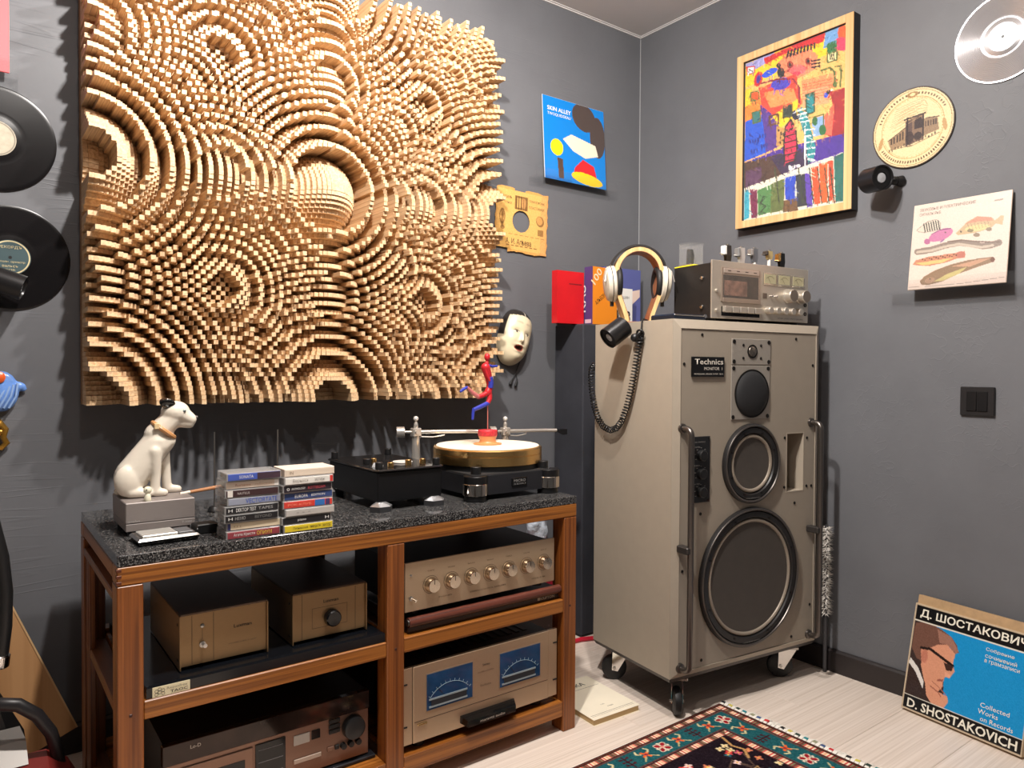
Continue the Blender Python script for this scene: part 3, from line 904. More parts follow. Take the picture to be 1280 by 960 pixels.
def bronze_box(label, x, knobstyle):
    b_ = thing('bronze_amplifier_box', label, 'amplifier', (x, -.62, .3834), 0, 'bronze boxes on the black board')
    part('case', B().box(-.084, .006, .010, .084, .275, .109), dark_brown_metal, b_)
    sh = part('shell', B().hull([(-.086, -.004, .111), (-.086, .276, .111), (-.084, .276, .113), (-.084, -.006, .113), (.084, -.006, .113), (.086, -.004, .111), (.086, .276, .111), (.084, .276, .113), (-.086, -.004, .1093), (.086, -.004, .1093), (-.086, .276, .1093), (.086, .276, .1093)]), M('bronze_top', (84, 64, 48), .4, .6), b_, smooth=0)
    part('side_panel', B().box(-.0865, -.006, .003, -.0842, .276, .1092), bronze, b_)
    part('side_panel', B().box(.0842, -.006, .003, .0865, .276, .1092), bronze, b_)
    fr = part('front_panel', B().box(-.084, .0, .008, .084, .0058, .1085), bronze, b_)
    gr = M('groove_dark', (56, 42, 30), .6)
    if knobstyle:
        for gx in (-.064, .060):
            part('groove', B().box(gx, -.0004, .010, gx + .0008, .001, .106), gr, fr)
        for a_ in ((-.041, .028, .041, .0286), (-.041, .072, .041, .0726), (-.041, .028, -.0404, .0726), (.0404, .028, .041, .0726)):
            part('groove', B().box(a_[0], -.0003, a_[1], a_[2], .001, a_[3]), gr, fr)
        kb = part('knob', B().lathe([(.0185, 0), (.019, .003), (.0175, .014), (.015, .0165), (.0, .0168)], (.004, 0, .046), NY, 30), black_gloss, b_)
        text(fr, 'Luxman', dark_ink, (-.015, -.0003, .081), X3, Z3, .035, .007, bold=.01)
    else:
        for gx in (-.063, -.022):
            part('groove', B().box(gx, -.0004, .010, gx + .0008, .001, .106), gr, fr)
        part('lamp', B().lathe([(.0038, 0), (.0038, .002), (.002, .003)], (-.043, 0, .083), NY, 14), steel, b_)
        lv = part('power_switch', B().cyl((-.043, 0, .046), (-.043, -.003, .046), .0062, n=18), steel, b_)
        part('lever', B().tube([(-.043, -.002, .046), (-.042, -.010, .0465), (-.0415, -.017, .047)], [.0022, .003, .0042], 10), chrome, lv)
        part('tick', B().box(-.0433, -.0003, .057, -.0427, .001, .077), gr, fr)
        text(fr, 'Luxman', dark_ink, (.018, -.0003, .066), X3, Z3, .036, .007, bold=.01)
        text(fr, 'POWER SUPPLY UNIT', M('ink_brown', (96, 76, 56), .6), (.008, -.0003, .034), X3, Z3, .056, .0025)
    for sx in (-1, 1):
        for yy in (.02, .25):
            part('foot', B().cyl((sx * .07, yy, 0), (sx * .07, yy, .0095), .009, n=14), black_plastic, b_)
    for zz in (.02, .09):
        part('screw', B().cyl((-.0866, .012, zz), (-.0875, .012, zz), .003, n=10), black_plastic, b_)
bronze_box('bronze metal box with toggle switch on the black board, left one', -1.854, False)
bronze_box('bronze metal box with round black knob on the black board, right one', -1.629, True)
# left lower shelf: black platform and tape deck
pf = thing('black_platform', 'black platform board under the tape deck in the lower left bay', 'board', (-1.755, -.42, .0836))
part('slab', B().rbox(-.240, -.205, 0, .236, .2, .0085, .002), M('platform_black', (34, 34, 38), .3), pf)
smoke = M('smoked_mirror', (54, 42, 36), .08, .35, noise=(9, .55))  # noise paints brownish mottled reflections into the band's colour
rosy = M('rose_bronze_front', (142, 112, 96), .36, .7, noise=(120, .03), stretch=(1, 1, 14))
td = thing('bronze_tape_deck', 'wide bronze tape deck with smoked top band in the lower left bay', 'tape deck', (-1.752, -.615, .0918))
part('case', B().box(-.215, .012, .004, .216, .30, .148), dark_brown_metal, td)
part('smoked_band', B().rbox(-.219, -.004, .109, .219, .011, .150, .001), smoke, td)
text(td, 'Lo-D', M('ink_silver', (190, 180, 170), .4, .5), (-.168, -.0042, .133), X3, Z3, .020, .007, bold=.01)
fp = part('front_panel', B().rbox(-.218, -.001, .004, .218, .011, .1085, .001), rosy, td)
ds = part('cassette_door', B().rbox(-.185, -.005, .010, -.045, -.001, .098, .001), rosy, td)
part('door_window', B().rbox(-.160, -.0058, .020, -.062, -.005, .078, .001), black_gloss, ds)
part('display', B().rbox(-.040, -.004, .012, .024, -.001, .100, .001), black_gloss, td)
for zz in (.086, .060, .034):
    part('display_line', B().box(-.034, -.0046, zz, .018, -.0039, zz + .0012), M('display_line', (120, 118, 120), .5), td)
part('level_window', B().rbox(.042, -.003, .072, .078, -.001, .094, .001), M('window_cream', (196, 190, 182), .3), td)
part('counter_window', B().rbox(.082, -.003, .074, .102, -.001, .094, .001), black_gloss, td)
for k in range(3):
    part('transport_key', B().rbox(.122, -.005, .074 + k * .0115, .148, -.001, .083 + k * .0115, .001), black_plastic, td)
part('volume_knob', B().lathe([(.0255, 0), (.0265, .004), (.0245, .018), (.020, .020), (.0, .0205)], (.178, -.001, .078), NY, 36), black_plastic, td)
for k in range(3):
    part('small_knob', B().lathe([(.007, 0), (.0065, .010), (.0, .0105)], (.155 + k * .018, -.001, .040), NY, 18), black_plastic, td)
part('key', B().rbox(.136, -.005, .036, .146, -.001, .046, .001), black_plastic, td)
part('key', B().rbox(.118, -.004, .036, .133, -.001, .046, .001), rosy, td)
part('slide_strip', B().rbox(.042, -.004, .032, .104, -.001, .042, .001), M('strip_pale', (190, 172, 158), .35, .5), td)
# right middle shelf: wooden board and preamplifier
kb_ = thing('rosewood_board', 'dark rosewood audio board under the seven-knob preamplifier', 'board', (-1.219, -.42, .3612))
part('core', B().rbox(-.231, -.228, 0, .233, .2, .030, .002), M('core_brown', (40, 26, 22), .4), kb_)
part('rounded_lip', B().lathe([(.0115, 0), (.0115, .462)], (-.230, -.229, .0265), X3, 24), wood('rosewood', (64, 32, 26), (104, 56, 44), 'x', 8, .3, 30), kb_)
part('corner_screw', B().cyl((-.2305, -.229, .0265), (-.2330, -.229, .0265), .008, n=14), steel, kb_)
text(kb_, '■KRIPTON', M('ink_gold', (190, 180, 160), .5), (.158, -.2285, .006), X3, Z3, .058, .0075, bold=.01)
pa = thing('preamplifier', 'champagne preamplifier with a row of seven silver knobs', 'amplifier', (-1.228, -.645, .4008))
part('case', B().box(-.222, .006, .013, .224, .285, .118), dark_brown_metal, pa)
fr = part('front_panel', B().rbox(-.2275, 0, .010, .2275, .0058, .126, .001), champagne, pa)
for k in range(7):
    kx = -.158 + k * .0579
    kn = part('knob', B().lathe([(.0172, 0), (.0178, .003), (.0165, .016), (.0150, .019), (.0, .0192)], (kx, 0, .066), NY, 36), M('knob_silver', (214, 200, 182), .18, 1.0, aniso=.6), pa)
    part('pointer', B().box(kx - .0005, -.0197, .070, kx + .0005, -.019, .081), dark_ink, kn)
    part('ring_mark', B().ring((kx, -.0002, .066), NY, .0215, .0208, .0003, 36), MATS['groove_dark'], kn)
    text(fr, ('TAPE', 'MODE', 'BASS', 'BALANCE', 'TREBLE', 'VOLUME', 'INPUT')[k], MATS['ink_brown'], (kx - .010, -.0003, .098), X3, Z3, .020, .003)
text(fr, 'STEREO CONTROL AMPLIFIER', MATS['ink_brown'], (-.045, -.0003, .026), X3, Z3, .110, .0032)
text(fr, 'PHONES', MATS['ink_brown'], (-.135, -.0003, .030), X3, Z3, .036, .003)
text(fr, 'MODEL C-280', MATS['ink_brown'], (.150, -.0003, .026), X3, Z3, .045, .003)
part('lamp', B().lathe([(.003, 0), (.003, .002), (.0015, .003)], (-.212, 0, .096), NY, 12), steel, pa)
lv = part('power_switch', B().cyl((-.212, 0, .042), (-.212, -.003, .042), .0055, n=16), steel, pa)
part('lever', B().tube([(-.212, -.002, .042), (-.210, -.010, .041), (-.207, -.017, .039)], [.002, .0026, .0034], 10), chrome, lv)
for sx in (-1, 1):
    for yy in (.03, .25):
        part('foot', B().cyl((sx * .19, yy, -.0015), (sx * .19, yy, .0125), .014, n=18), black_plastic, pa)
# right lower shelf: power amplifier with two blue meters
am = thing('power_amplifier', 'champagne power amplifier with two blue level meters in the lower right bay', 'amplifier', (-1.2295, -.655, .0834))
part('chassis', B().box(-.212, .012, .012, .212, .40, .195), dark_brown_metal, am)
for k in range(14):
    part('vent_slot', B().box(-.17 + k * .025, .05, .1951, -.158 + k * .025, .36, .1965), black_plastic, am)
fr = part('front_panel', B().rbox(-.2085, 0, .018, .2015, .0115, .199, .001), champagne, am)
for sx, x0, x1 in ((-1, -.2375, -.2095), (1, .2025, .2335)):
    rk = part('rack_ear', B().rbox(x0, .002, .018, x1, .0115, .199, .001), champagne, am)
    for zz in (.060, .160):
        part('slot', B().box(x0 if sx < 0 else x1 - .014, .0008, zz, x0 + .014 if sx < 0 else x1, .003, zz + .0035), black_plastic, rk)
meter = M('meter_blue', (26, 64, 102), .15, noise=(14, .35), coat=.3)
for x0, x1 in ((-.173, -.043), (.041, .172)):
    mt = part('meter_frame', B().box(x0 - .002, -.0012, .085, x1 + .002, .001, .175), M('meter_rim', (176, 160, 140), .3, .7), am)
    part('meter_face', B().box(x0, -.0018, .087, x1, .001, .173), meter, mt)
    for k in range(11):
        a_ = math.radians(140 - k * 10)
        c_ = Vector(((x0 + x1) / 2, -.0020, .070))
        p0 = c_ + Vector((math.cos(a_) * .072, 0, math.sin(a_) * .072)); p1 = c_ + Vector((math.cos(a_) * .078, 0, math.sin(a_) * .078))
        part('scale_mark', B().tube([p0, p1], .0005, 5), M('meter_ink', (150, 180, 196), .5), mt)
    part('scale_arc', B().tube([((x0 + x1) / 2 + math.cos(a_) * .072, -.0020, .070 + math.sin(a_) * .072) for a_ in [math.radians(140 - k * 8) for k in range(13)]], .0005, 5), MATS['meter_ink'], mt)
    part('needle', B().tube([((x0 + x1) / 2 - .002, -.0022, .096), (x0 + .028, -.0022, .138)], .0004, 5), black_plastic, mt)
    part('pivot_cover', B().box(x0 + .012, -.0030, .094, x1 - .018, -.0016, .110), M('pivot_dark', (40, 44, 50), .3), mt)
    for zz in (.092, .110):
        part('pivot_trim', B().box(x0 + .006, -.0034, zz, x1 - .016, -.0016, zz + .004), M('pivot_pale', (170, 188, 196), .3, .5), mt)
text(fr, 'Stereo', dark_ink, (-.012, -.0003, .155), X3, Z3, .022, .006)
text(fr, 'POWER AMPLIFIER', MATS['ink_brown'], (-.026, -.0003, .140), X3, Z3, .048, .0028)
text(fr, 'Exclusive', MATS['ink_brown'], (-.018, -.0003, .105), X3, Z3, .032, .005)
part('seam', B().box(-.205, -.0004, .067, .1995, .001, .0682), MATS['groove_dark'], am)
part('catch', B().rbox(-.198, -.004, .058, -.172, .0, .063, .001), M('catch_gold', (206, 180, 130), .2, 1.0), am)
hb = part('name_bar', B().hull([(-.068, -.022, .024), (.077, -.022, .024), (.077, -.022, .040), (-.068, -.022, .040), (-.078, 0, .030), (.087, 0, .030), (.087, 0, .048), (-.078, 0, .048)]), black_gloss, am, smooth=0)
text(hb, 'marantz audio', M('ink_silver', (190, 180, 170), .4, .5), (-.033, -.0222, .0285), X3, Z3, .075, .0065, bold=.01)
for sx in (-1, 1):
    for yy in (.03, .36):
        part('foot', B().cyl((sx * .18, yy, 0), (sx * .18, yy, .012), .016, n=18), black_plastic, am)
# white plastic bag and red-yellow packet behind the rack
d = B()
for (c, r) in (((0, 0, .03), (.045, .03, .05)), ((.012, .004, .075), (.035, .026, .045)), ((-.02, -.004, .06), (.028, .024, .055)), ((.0, 0, .12), (.018, .016, .035))):
    d.ball(c, r[0], r[1], r[2], 16)
bag = link('plastic_bag', remesh(d, .004, 2, 'plastic_bag'), M('bag_white', (206, 214, 226), .35, bump=(28, .9, .02)), None, (-.60, -.075, .357))
tag(bag, 'crumpled white plastic bag behind the right end of the rack', 'bag')
for nm, lb, m_, x0, z0, z1 in (('dark_carton', 'dark brown carton standing behind the rack under the white bag', M('carton_dark', (58, 40, 34), .7), -.70, 0, .2), ('red_packet', 'red and yellow packet on the dark carton behind the rack', M('packet_red', (150, 26, 46), .4), -.70, .2, .3348)):
    q = thing(nm, lb, 'carton' if nm == 'dark_carton' else 'packet', (x0 + .09, -.075, z0))
    part('box', B().rbox(-.075, -.055, .0002, .075, .055, z1 - z0, .003), m_, q)
    part('flap', B().rbox(-.07, -.057, (z1 - z0) * .62, .07, -.0551, (z1 - z0) * .97, .001), M('packet_yellow', (222, 204, 84), .4) if nm == 'red_packet' else m_, q)
# ================================================================== the monitor loudspeaker
greige = M('greige_lacquer', (170, 158, 142), 0.45, noise=(30, .02))
greige_d = M('greige_baffle', (152, 141, 127), 0.42, noise=(30, .02))
sp_ang = -.1175
SW, SD, SZ0, SZ1 = .614, .3545, .108, 1.124
spk = thing('monitor_loudspeaker', 'tall greige studio monitor loudspeaker on casters with handles and four drivers', 'loudspeaker', (-.7102, -.8006, 0), sp_ang)
pqx0, pqx1, pqz0, pqz1, pqy = .463, .538, .610, .788, .16
part('cabinet', B().box(0, 0, SZ0 + .012, pqx0, SD, SZ1).box(pqx1, 0, SZ0 + .012, SW, SD, SZ1).box(pqx0, 0, SZ0 + .012, pqx1, SD, pqz0).box(pqx0, 0, pqz1, pqx1, SD, SZ1).box(pqx0, pqy, pqz0, pqx1, SD, pqz1), greige, spk, smooth=0)
part('bottom_plinth', B().hull([(x, y, z) for z, e in ((SZ0, .006), (SZ0 + .0119, 0)) for x, y in ((e, e), (SW - e, e), (SW - e, SD - e), (e, SD - e))]), M('plinth_dark', (52, 46, 42), .4), spk, smooth=0)
# mitred front frame with four bevelled sides
i_ = .022
oz0, oz1, iz0, iz1 = SZ0 + .012, SZ1, .137, 1.098
for nm, q in (('frame_top', [(0, 0, oz1), (SW, 0, oz1), (SW - i_, -.010, iz1), (i_, -.010, iz1)]), ('frame_bottom', [(0, 0, oz0), (SW, 0, oz0), (SW - i_, -.010, iz0), (i_, -.010, iz0)]),
              ('frame_side', [(0, 0, oz0), (0, 0, oz1), (i_, -.010, iz1), (i_, -.010, iz0)]), ('frame_side', [(SW, 0, oz0), (SW, 0, oz1), (SW - i_, -.010, iz1), (SW - i_, -.010, iz0)])):
    inner = [(q[2][0], .004, q[2][2]), (q[3][0], .004, q[3][2])]
    part(nm, B().hull(q + [(q[0][0], .0005, q[0][2]), (q[1][0], .0005, q[1][2])] + inner), greige, spk, smooth=0)
# baffle with a real rectangular port: built from four slabs round the opening
bx0, bx1, bz0, bz1 = i_ + .0015, SW - i_ - .0015, iz0 + .0015, iz1 - .0015
px0, px1, pz0, pz1 = .460, .541, .607, .791
yb0, yb1 = -.0075, .002
part('baffle', B().box(bx0, yb0, bz0, px0, yb1, bz1).box(px1, yb0, bz0, bx1, yb1, bz1).box(px0, yb0, bz0, px1, yb1, pz0).box(px0, yb0, pz1, px1, yb1, bz1), greige_d, spk, smooth=0)
F0 = yb0
pt = part('bass_port', B().box(px0, F0 - .0006, pz0, px0 + .003, -.0001, pz1).box(px1 - .003, F0 - .0006, pz0, px1, -.0001, pz1).box(px0 + .003, F0 - .0006, pz0, px1 - .003, -.0001, pz0 + .003).box(px0 + .003, F0 - .0006, pz1 - .003, px1 - .003, -.0001, pz1), greige, spk, smooth=0)

CX = .304
screw_m = M('screw_black', (30, 27, 25), .4, .5)
def screw(x, z, r=.0045, y=None, parent=None):
    y = F0 if y is None else y
    part('screw', B().lathe([(r, 0), (r, .0012), (r * .6, .0022), (r * .3, .0012), (.0, .0012)], (x, y, z), NY, 12), screw_m, parent or spk)
for x, z in ((.103, 1.082), (.498, 1.080), (.036, .999), (.578, .999), (.103, .575), (.500, .572), (.112, .156), (.493, .155), (.578, .243), (.578, .62), (.036, .42), (.452, .776), (.555, .772), (.452, .624), (.555, .621)):
    screw(x, z)
# tweeter plates
plate_m = M('plate_silver', (162, 154, 144), .4, .35, noise=(200, .04))
p1 = part('tweeter_plate', B().rbox(.218, F0 - .003, .999, .382, F0 - .0001, 1.075, .0012), plate_m, spk)
for x, z in ((.227, 1.066), (.373, 1.066), (.227, 1.008), (.373, 1.008)):
    screw(x, z, .0062, F0 - .003, p1)
for x, z in ((.265, 1.056), (.339, 1.056), (.265, 1.018), (.339, 1.018)):
    screw(x, z, .0042, F0 - .003, p1)
part('tweeter_ring', B().ring((CX - .002, F0 - .003, 1.038), NY, .0205, .0165, .002, 32), screw_m, p1)
part('tweeter_grille', B().lathe([(.0165, 0), (.015, .003), (.009, .0055), (.0, .0065)], (CX - .002, F0 - .003, 1.038), NY, 28), M('tweeter_metal', (120, 112, 104), .3, .8, noise=(420, .7)), p1)
p2 = part('midrange_plate', B().rbox(.217, F0 - .003, .838, .380, F0 - .0001, .9965, .0012), plate_m, spk)
for x, z in ((.226, .988), (.371, .988), (.225, .846), (.370, .846)):
    screw(x, z, .0062, F0 - .003, p2)
part('midrange_rim', B().ring((CX - .002, F0 - .003, .914), NY, .0715, .0685, .003, 64), screw_m, p2)
part('midrange_dome', B().lathe([(.0686, 0), (.064, .006), (.05, .012), (.03, .016), (.012, .0175), (.0, .018)], (CX - .002, F0 - .003, .914), NY, 56), M('fabric_black', (27, 27, 29), .75, bump=(900, .3, .0005)), p2)
# cone drivers
cone_m = M('cone_grey', (70, 64, 59), .65, noise=(40, .05))
rub_m = M('surround_black', (30, 28, 28), .45)
rim_m = M('cast_rim', (96, 90, 86), .32, .7)
edge_m = M('cone_edge', (150, 138, 124), .4, .2)
def driver(name, z, Ro, Rc, label):
    dr = part(name, B().lathe([(Ro, 0), (Ro, .009), (Ro - .004, .0125), (Ro - .008, .0125), (Ro - .010, .010), (Ro - .010, 0)], (CX, F0, z), NY, 72, closed=True), rub_m, spk, label)
    part('trim_ring', B().torus((CX, F0 - .0115, z), NY, Ro - .0065, .0032, 72, 8), rim_m, dr)
    part('surround', B().lathe([(Ro - .010, .006), (Ro - .013, .0105), ((Ro + Rc) / 2 - .006, .0105), (Rc + .012, .006), (Rc + .010, .002), (Rc + .010, 0), (Ro - .010, 0)], (CX, F0, z), NY, 72, closed=True), rub_m, dr)
    part('cone_edge', B().torus((CX, F0 - .003, z), NY, Rc + .004, .0055, 72, 10), edge_m, dr)
    part('cone', B().lathe([(Rc, .0008), (Rc, .003), (Rc * .5, .0012), (.0, .0008)], (CX, F0, z), NY, 72), cone_m, dr)
    for k in range(8):
        a = PI / 8 + k * PI / 4
        part('bolt', B().cyl((CX + (Ro - .023) * math.cos(a), F0 - .010, z + (Ro - .023) * math.sin(a)), (CX + (Ro - .023) * math.cos(a), F0 - .0125, z + (Ro - .023) * math.sin(a)), .0035, n=10), screw_m, dr)
    return dr
dw = driver('midbass_driver', .707, .1185, .077, 'midbass driver with black surround')
text(dw, 'HONEYCOMB DRIVE UNIT', M('ink_lightgrey', (150, 146, 142), .6), (CX - .03, F0 - .0112, .604), X3, Z3, .06, .0026)
dw = driver('woofer', .3695, .207, .164, 'large woofer with black surround')
text(dw, 'LINEAR PHASE WOOFER', MATS['ink_lightgrey'], (CX - .035, F0 - .0116, .1775), X3, Z3, .07, .003)
# badge
bdg = part('badge', B().rbox(.061, F0 - .006, .9635, .186, F0 - .0001, 1.020, .001), black_gloss, spk, 'black name badge')
ink = M('ink_warm', (212, 204, 192), .5)
text(bdg, 'Technics', ink, (.070, F0 - .0062, .9985), X3, Z3, .110, .0155, bold=.012)
text(bdg, 'MONITOR  1', ink, (.106, F0 - .0062, .9825), X3, Z3, .070, .0085)
text(bdg, 'PROFESSIONAL SPEAKER SYSTEM   SB-M1', ink, (.068, F0 - .0062, .9695), X3, Z3, .112, .0038)
# level control plate
cp = part('control_plate', B().rbox(.057, F0 - .004, .608, .135, F0 - .0001, .795, .001), M('control_black', (24, 24, 26), .4), spk, 'black level control plate')
for k, z in enumerate((.742, .690, .638)):
    kb = part('control_knob', B().lathe([(.0165, 0), (.0158, .010), (.013, .0125), (.0, .013)], (.100, F0 - .004, z), NY, 28), black_plastic, cp)
    kb.rotation_euler = (0, 0, 0)
    for j in range(7):
        a = math.radians(210 - j * 40)
        part('tick_mark', B().box(.100 + .023 * math.cos(a) - .0022, F0 - .0044, z + .021 * math.sin(a) - .0006, .100 + .023 * math.cos(a) + .0022, F0 - .0039, z + .021 * math.sin(a) + .0006), MATS['ink_lightgrey'], cp)
    text(cp, ('TWEETER', 'MID', 'LOW MID')[k], MATS['ink_lightgrey'], (.066, F0 - .0041, z + .022), X3, Z3, .030, .003)
text(cp, 'LEVEL CONTROLS', MATS['ink_lightgrey'], (.070, F0 - .0041, .778), X3, Z3, .045, .0032)
for x, z in ((.063, .789), (.129, .789), (.063, .614), (.129, .614)):
    screw(x, z, .003, F0 - .004, cp)
# handles
hm = M('handle_gunmetal', (104, 98, 94), .3, .85)
for hx, sx in ((.030, 1), (.572, 1)):
    zt, zb, off = .820, .150, .038
    pts = [(hx, F0, zt)] + [(hx, F0 - .018 - .020 * math.sin(a), zt - .020 + .020 * math.cos(a)) for a in [k * PI / 12 for k in range(7)]]
    pts += [(hx, F0 - off, .6), (hx, F0 - off, .4)] + [(hx, F0 - .018 - .020 * math.cos(a), zb + .020 - .020 * math.sin(a)) for a in [k * PI / 12 for k in range(7)]] + [(hx, F0, zb)]
    hd = part('handle', B().tube(pts, .0085, 14), hm, spk, 'long vertical gunmetal handle')
    part('bracket', B().rbox(hx - .018, F0 - off - .006, .477, hx + .006, F0 - .0001, .497, .003), M('bracket_dark', (66, 62, 60), .4, .5), hd)
    for z in (zt, zb):
        part('collar', B().lathe([(.0145, 0), (.0135, .006), (.0095, .008)], (hx, F0, z), NY, 20), hm, hd)
# casters
for cx_, cy_, ca in ((.065, .045, 2.54), (SW - .075, .045, .9), (.065, SD - .06, 1.0), (SW - .075, SD - .06, .3)):
    o = part('caster', B().rbox(-.03, -.03, .0985, .03, .03, .1075, .002), steel, spk)
    o.location = (cx_, cy_, 0); o.rotation_euler = (0, 0, ca)
    part('fork', B().hull([(-.0165, -.028, .0984), (-.0165, .028, .0984), (-.0145, -.028, .0984), (-.0145, .028, .0984), (-.0165, .030, .034), (-.0145, .030, .034), (-.0165, .012, .030), (-.0145, .012, .030)]), chrome, o, smooth=0)
    part('fork', B().hull([(.0165, -.028, .0984), (.0165, .028, .0984), (.0145, -.028, .0984), (.0145, .028, .0984), (.0165, .030, .034), (.0145, .030, .034), (.0165, .012, .030), (.0145, .012, .030)]), chrome, o, smooth=0)
    part('wheel', B().lathe([(.030, 0), (.0385, .004), (.040, .012), (.0385, .020), (.030, .024)], (-.012, .022, .040), X3, 36), M('wheel_black', (22, 21, 22), .5), o)
    part('axle', B().cyl((-.020, .022, .040), (.020, .022, .040), .005, n=12), steel, o)

# ================================================================== on top of the loudspeaker
def SPW(u, b, z):
    """point in the loudspeaker frame to world"""
    ca, sa = math.cos(sp_ang), math.sin(sp_ang)
    return (-.7102 + u * ca - b * sa, -.8006 + u * sa + b * ca, z)
# silver cassette deck
dk_front = M('deck_silver', (200, 191, 178), .32, .7, noise=(90, .03), stretch=(1, 1, 12))
dk = thing('silver_cassette_deck', 'silver faced cassette deck with three meters standing on the loudspeaker', 'cassette deck', SPW(.379, .022, SZ1), sp_ang)
part('case', B().box(-.203, .006, .010, .205, .165, .172), M('deck_black', (30, 27, 26), .45), dk)
for z in (.045, .130):
    part('side_screw', B().lathe([(.006, 0), (.005, .004), (.0, .0045)], (-.205, .045, z), NX, 14), chrome, dk)
fr = part('front_panel', B().rbox(-.2105, 0, .010, .2105, .0058, .179, .001), dk_front, dk)
well = part('cassette_well', B().rbox(-.175, -.003, .060, -.012, .0, .160, .001), M('well_frame', (176, 160, 146), .3, .7), dk)
part('well_strip', B().rbox(-.168, -.006, .143, -.020, -.003, .157, .001), M('well_strip', (198, 184, 172), .3, .6), well)
for k in range(4):
    part('marker', B().box(-.152 + k * .036, -.0066, .1495, -.140 + k * .036, -.0058, .1515), dark_ink, well)
part('well_inside', B().box(-.168, -.0045, .072, -.022, -.0028, .138), M('well_dark', (46, 36, 31), .3, noise=(40, .8)), well)
part('well_glass', B().box(-.170, -.007, .070, -.020, -.005, .141), M('well_glass', (200, 190, 180), .05, alpha=.06), well)
part('well_tape', B().rbox(-.165, -.0049, .078, -.070, -.0044, .122, .0004), M('tape_rose', (122, 88, 74), .4, noise=(60, .5)), well)
part('well_ledge', B().rbox(-.172, -.008, .058, -.015, -.003, .070, .001), MATS['well_frame'], well)
part('key_slot', B().box(-.172, -.001, .018, -.012, .001, .046), black_gloss, dk)
for k in range(5):
    part('piano_key', B().rbox(-.170 + k * .0315, -.014, .028, -.141 + k * .0315, -.0005, .046, .002), dk_front, dk)
for k in range(3):
    x0 = .002 + k * .064
    mt = part('meter_frame', B().rbox(x0, -.003, .120, x0 + .058, .0, .156, .001), M('meter_frame_silver', (214, 206, 190), .2, .9), dk)
    part('meter_face', B().box(x0 + .004, -.0036, .124, x0 + .054, -.0028, .152), M('meter_cream', (178, 170, 136), .35), mt)
    part('meter_arc', B().tube([(x0 + .029 + .022 * math.cos(a), -.0038, .124 + .022 * math.sin(a)) for a in [math.radians(140 - 10 * j) for j in range(11)]], .0004, 5), dark_ink, mt)
    part('meter_needle', B().tube([(x0 + .030, -.0039, .126), (x0 + .018, -.0039, .143)], .0004, 5), dark_ink, mt)
for kx in (.113, .172):
    kn = part('level_knob', B().lathe([(.0225, 0), (.0225, .004), (.0205, .006), (.0200, .024), (.0185, .026)], (kx, -.0002, .090), NY, 36), dk_front, dk)
    part('knob_face', B().lathe([(.0183, .0262), (.012, .0265), (.0, .0262)], (kx, 0, .090), NY, 30), M('knob_face', (150, 138, 126), .3, .8), kn)
for k in range(5):
    part('small_knob', B().lathe([(.0115, 0), (.0112, .016), (.0095, .018), (.0, .0182)], (.022 + k * .034, -.0002, .042), NY, 24), dk_front, dk)
part('window', B().rbox(.002, -.0015, .078, .020, .0, .094, .001), M('window_brown', (96, 82, 72), .3), dk)
for k in range(2):
    part('toggle', B().lathe([(.004, 0), (.003, .010), (.0, .0105)], (.034 + k * .022, -.0002, .086), NY, 12), chrome, dk)
for z in (.090, .033):
    part('button', B().lathe([(.006, 0), (.0055, .006), (.0, .0065)], (-.192, -.0002, z), NY, 16), dk_front, dk)
part('jack', B().ring((.196, -.0002, .038), NY, .006, .0035, .002, 18), black_plastic, dk)
part('jack', B().ring((.196, -.0002, .066), NY, .006, .0035, .002, 18), black_plastic, dk)
text(fr, 'PIONEER  STEREO CASSETTE TAPE DECK', dark_ink, (.070, -.0003, .0185), X3, Z3, .115, .003)
for sx in (-1, 1):
    for yy in (.03, .15):
        part('foot', B().cyl((sx * .18, yy, 0), (sx * .18, yy, .0105), .012, n=16), black_plastic, dk)
# headshells standing in a row on the deck
hz = SZ1 + .172
cg = 'phono cartridges standing on the cassette deck'
def headshell(u, b, label, cols, tall, base=None, lean=0.0):
    t = thing('phono_cartridge', label, 'cartridge', SPW(u, b, hz + .0042), sp_ang, cg)
    z = 0
    if base:
        part('stem', B().cyl((0, 0, 0), (0, 0, base), .0055, n=14), M('stem_white', (226, 222, 214), .4), t)
        z = base
    part('shell', B().hull([(-.009, -.004, z), (.009, -.004, z), (-.009, .004, z), (.009, .004, z), (-.012, -.005, z + tall * .45), (.012, -.005, z + tall * .45), (-.012, .005, z + tall * .5), (.012, .005, z + tall * .5), (-.010, -.005, z + tall), (.010, -.005, z + tall), (-.010, .005, z + tall), (.010, .005, z + tall)]), cols[0], t, smooth=0)
    part('cartridge_body', B().rbox(-.022, -.010, z + tall * .45, -.0118, .008, z + tall * .95, .002), cols[1], t)
    part('pin', B().cyl((-.032, 0, z + tall * .52), (-.021, 0, z + tall * .52), .0016, n=8), steel, t)
    part('bayonet', B().cyl((0, 0, z + tall), (0, 0, z + tall + .004), .004, n=12), steel, t)
sil = M('cart_silver', (170, 168, 166), .3, .7)
tray = thing('cartridge_tray', 'thin dark tray plate under the cartridges on the cassette deck', 'tray', SPW(.420, .060, hz + .0002), sp_ang)
part('plate', B().rbox(-.165, -.025, 0, .150, .050, .0036, .001), M('tray_dark', (58, 52, 48), .3, .5), tray)
headshell(.255, .045, 'black phono cartridge with white body, nearest to the clear box', (black_gloss, M('cart_white', (230, 228, 222), .3)), .054)
headshell(.312, .045, 'pale silver phono cartridge, second in the row on the deck', (M('cart_pale', (206, 204, 200), .3, .5), M('cart_grey', (150, 150, 150), .3, .5)), .052)
headshell(.368, .045, 'steel grey phono cartridge on a short stem, middle of the row', (M('cart_bluegrey', (120, 126, 134), .3, .6), sil), .042, .012)
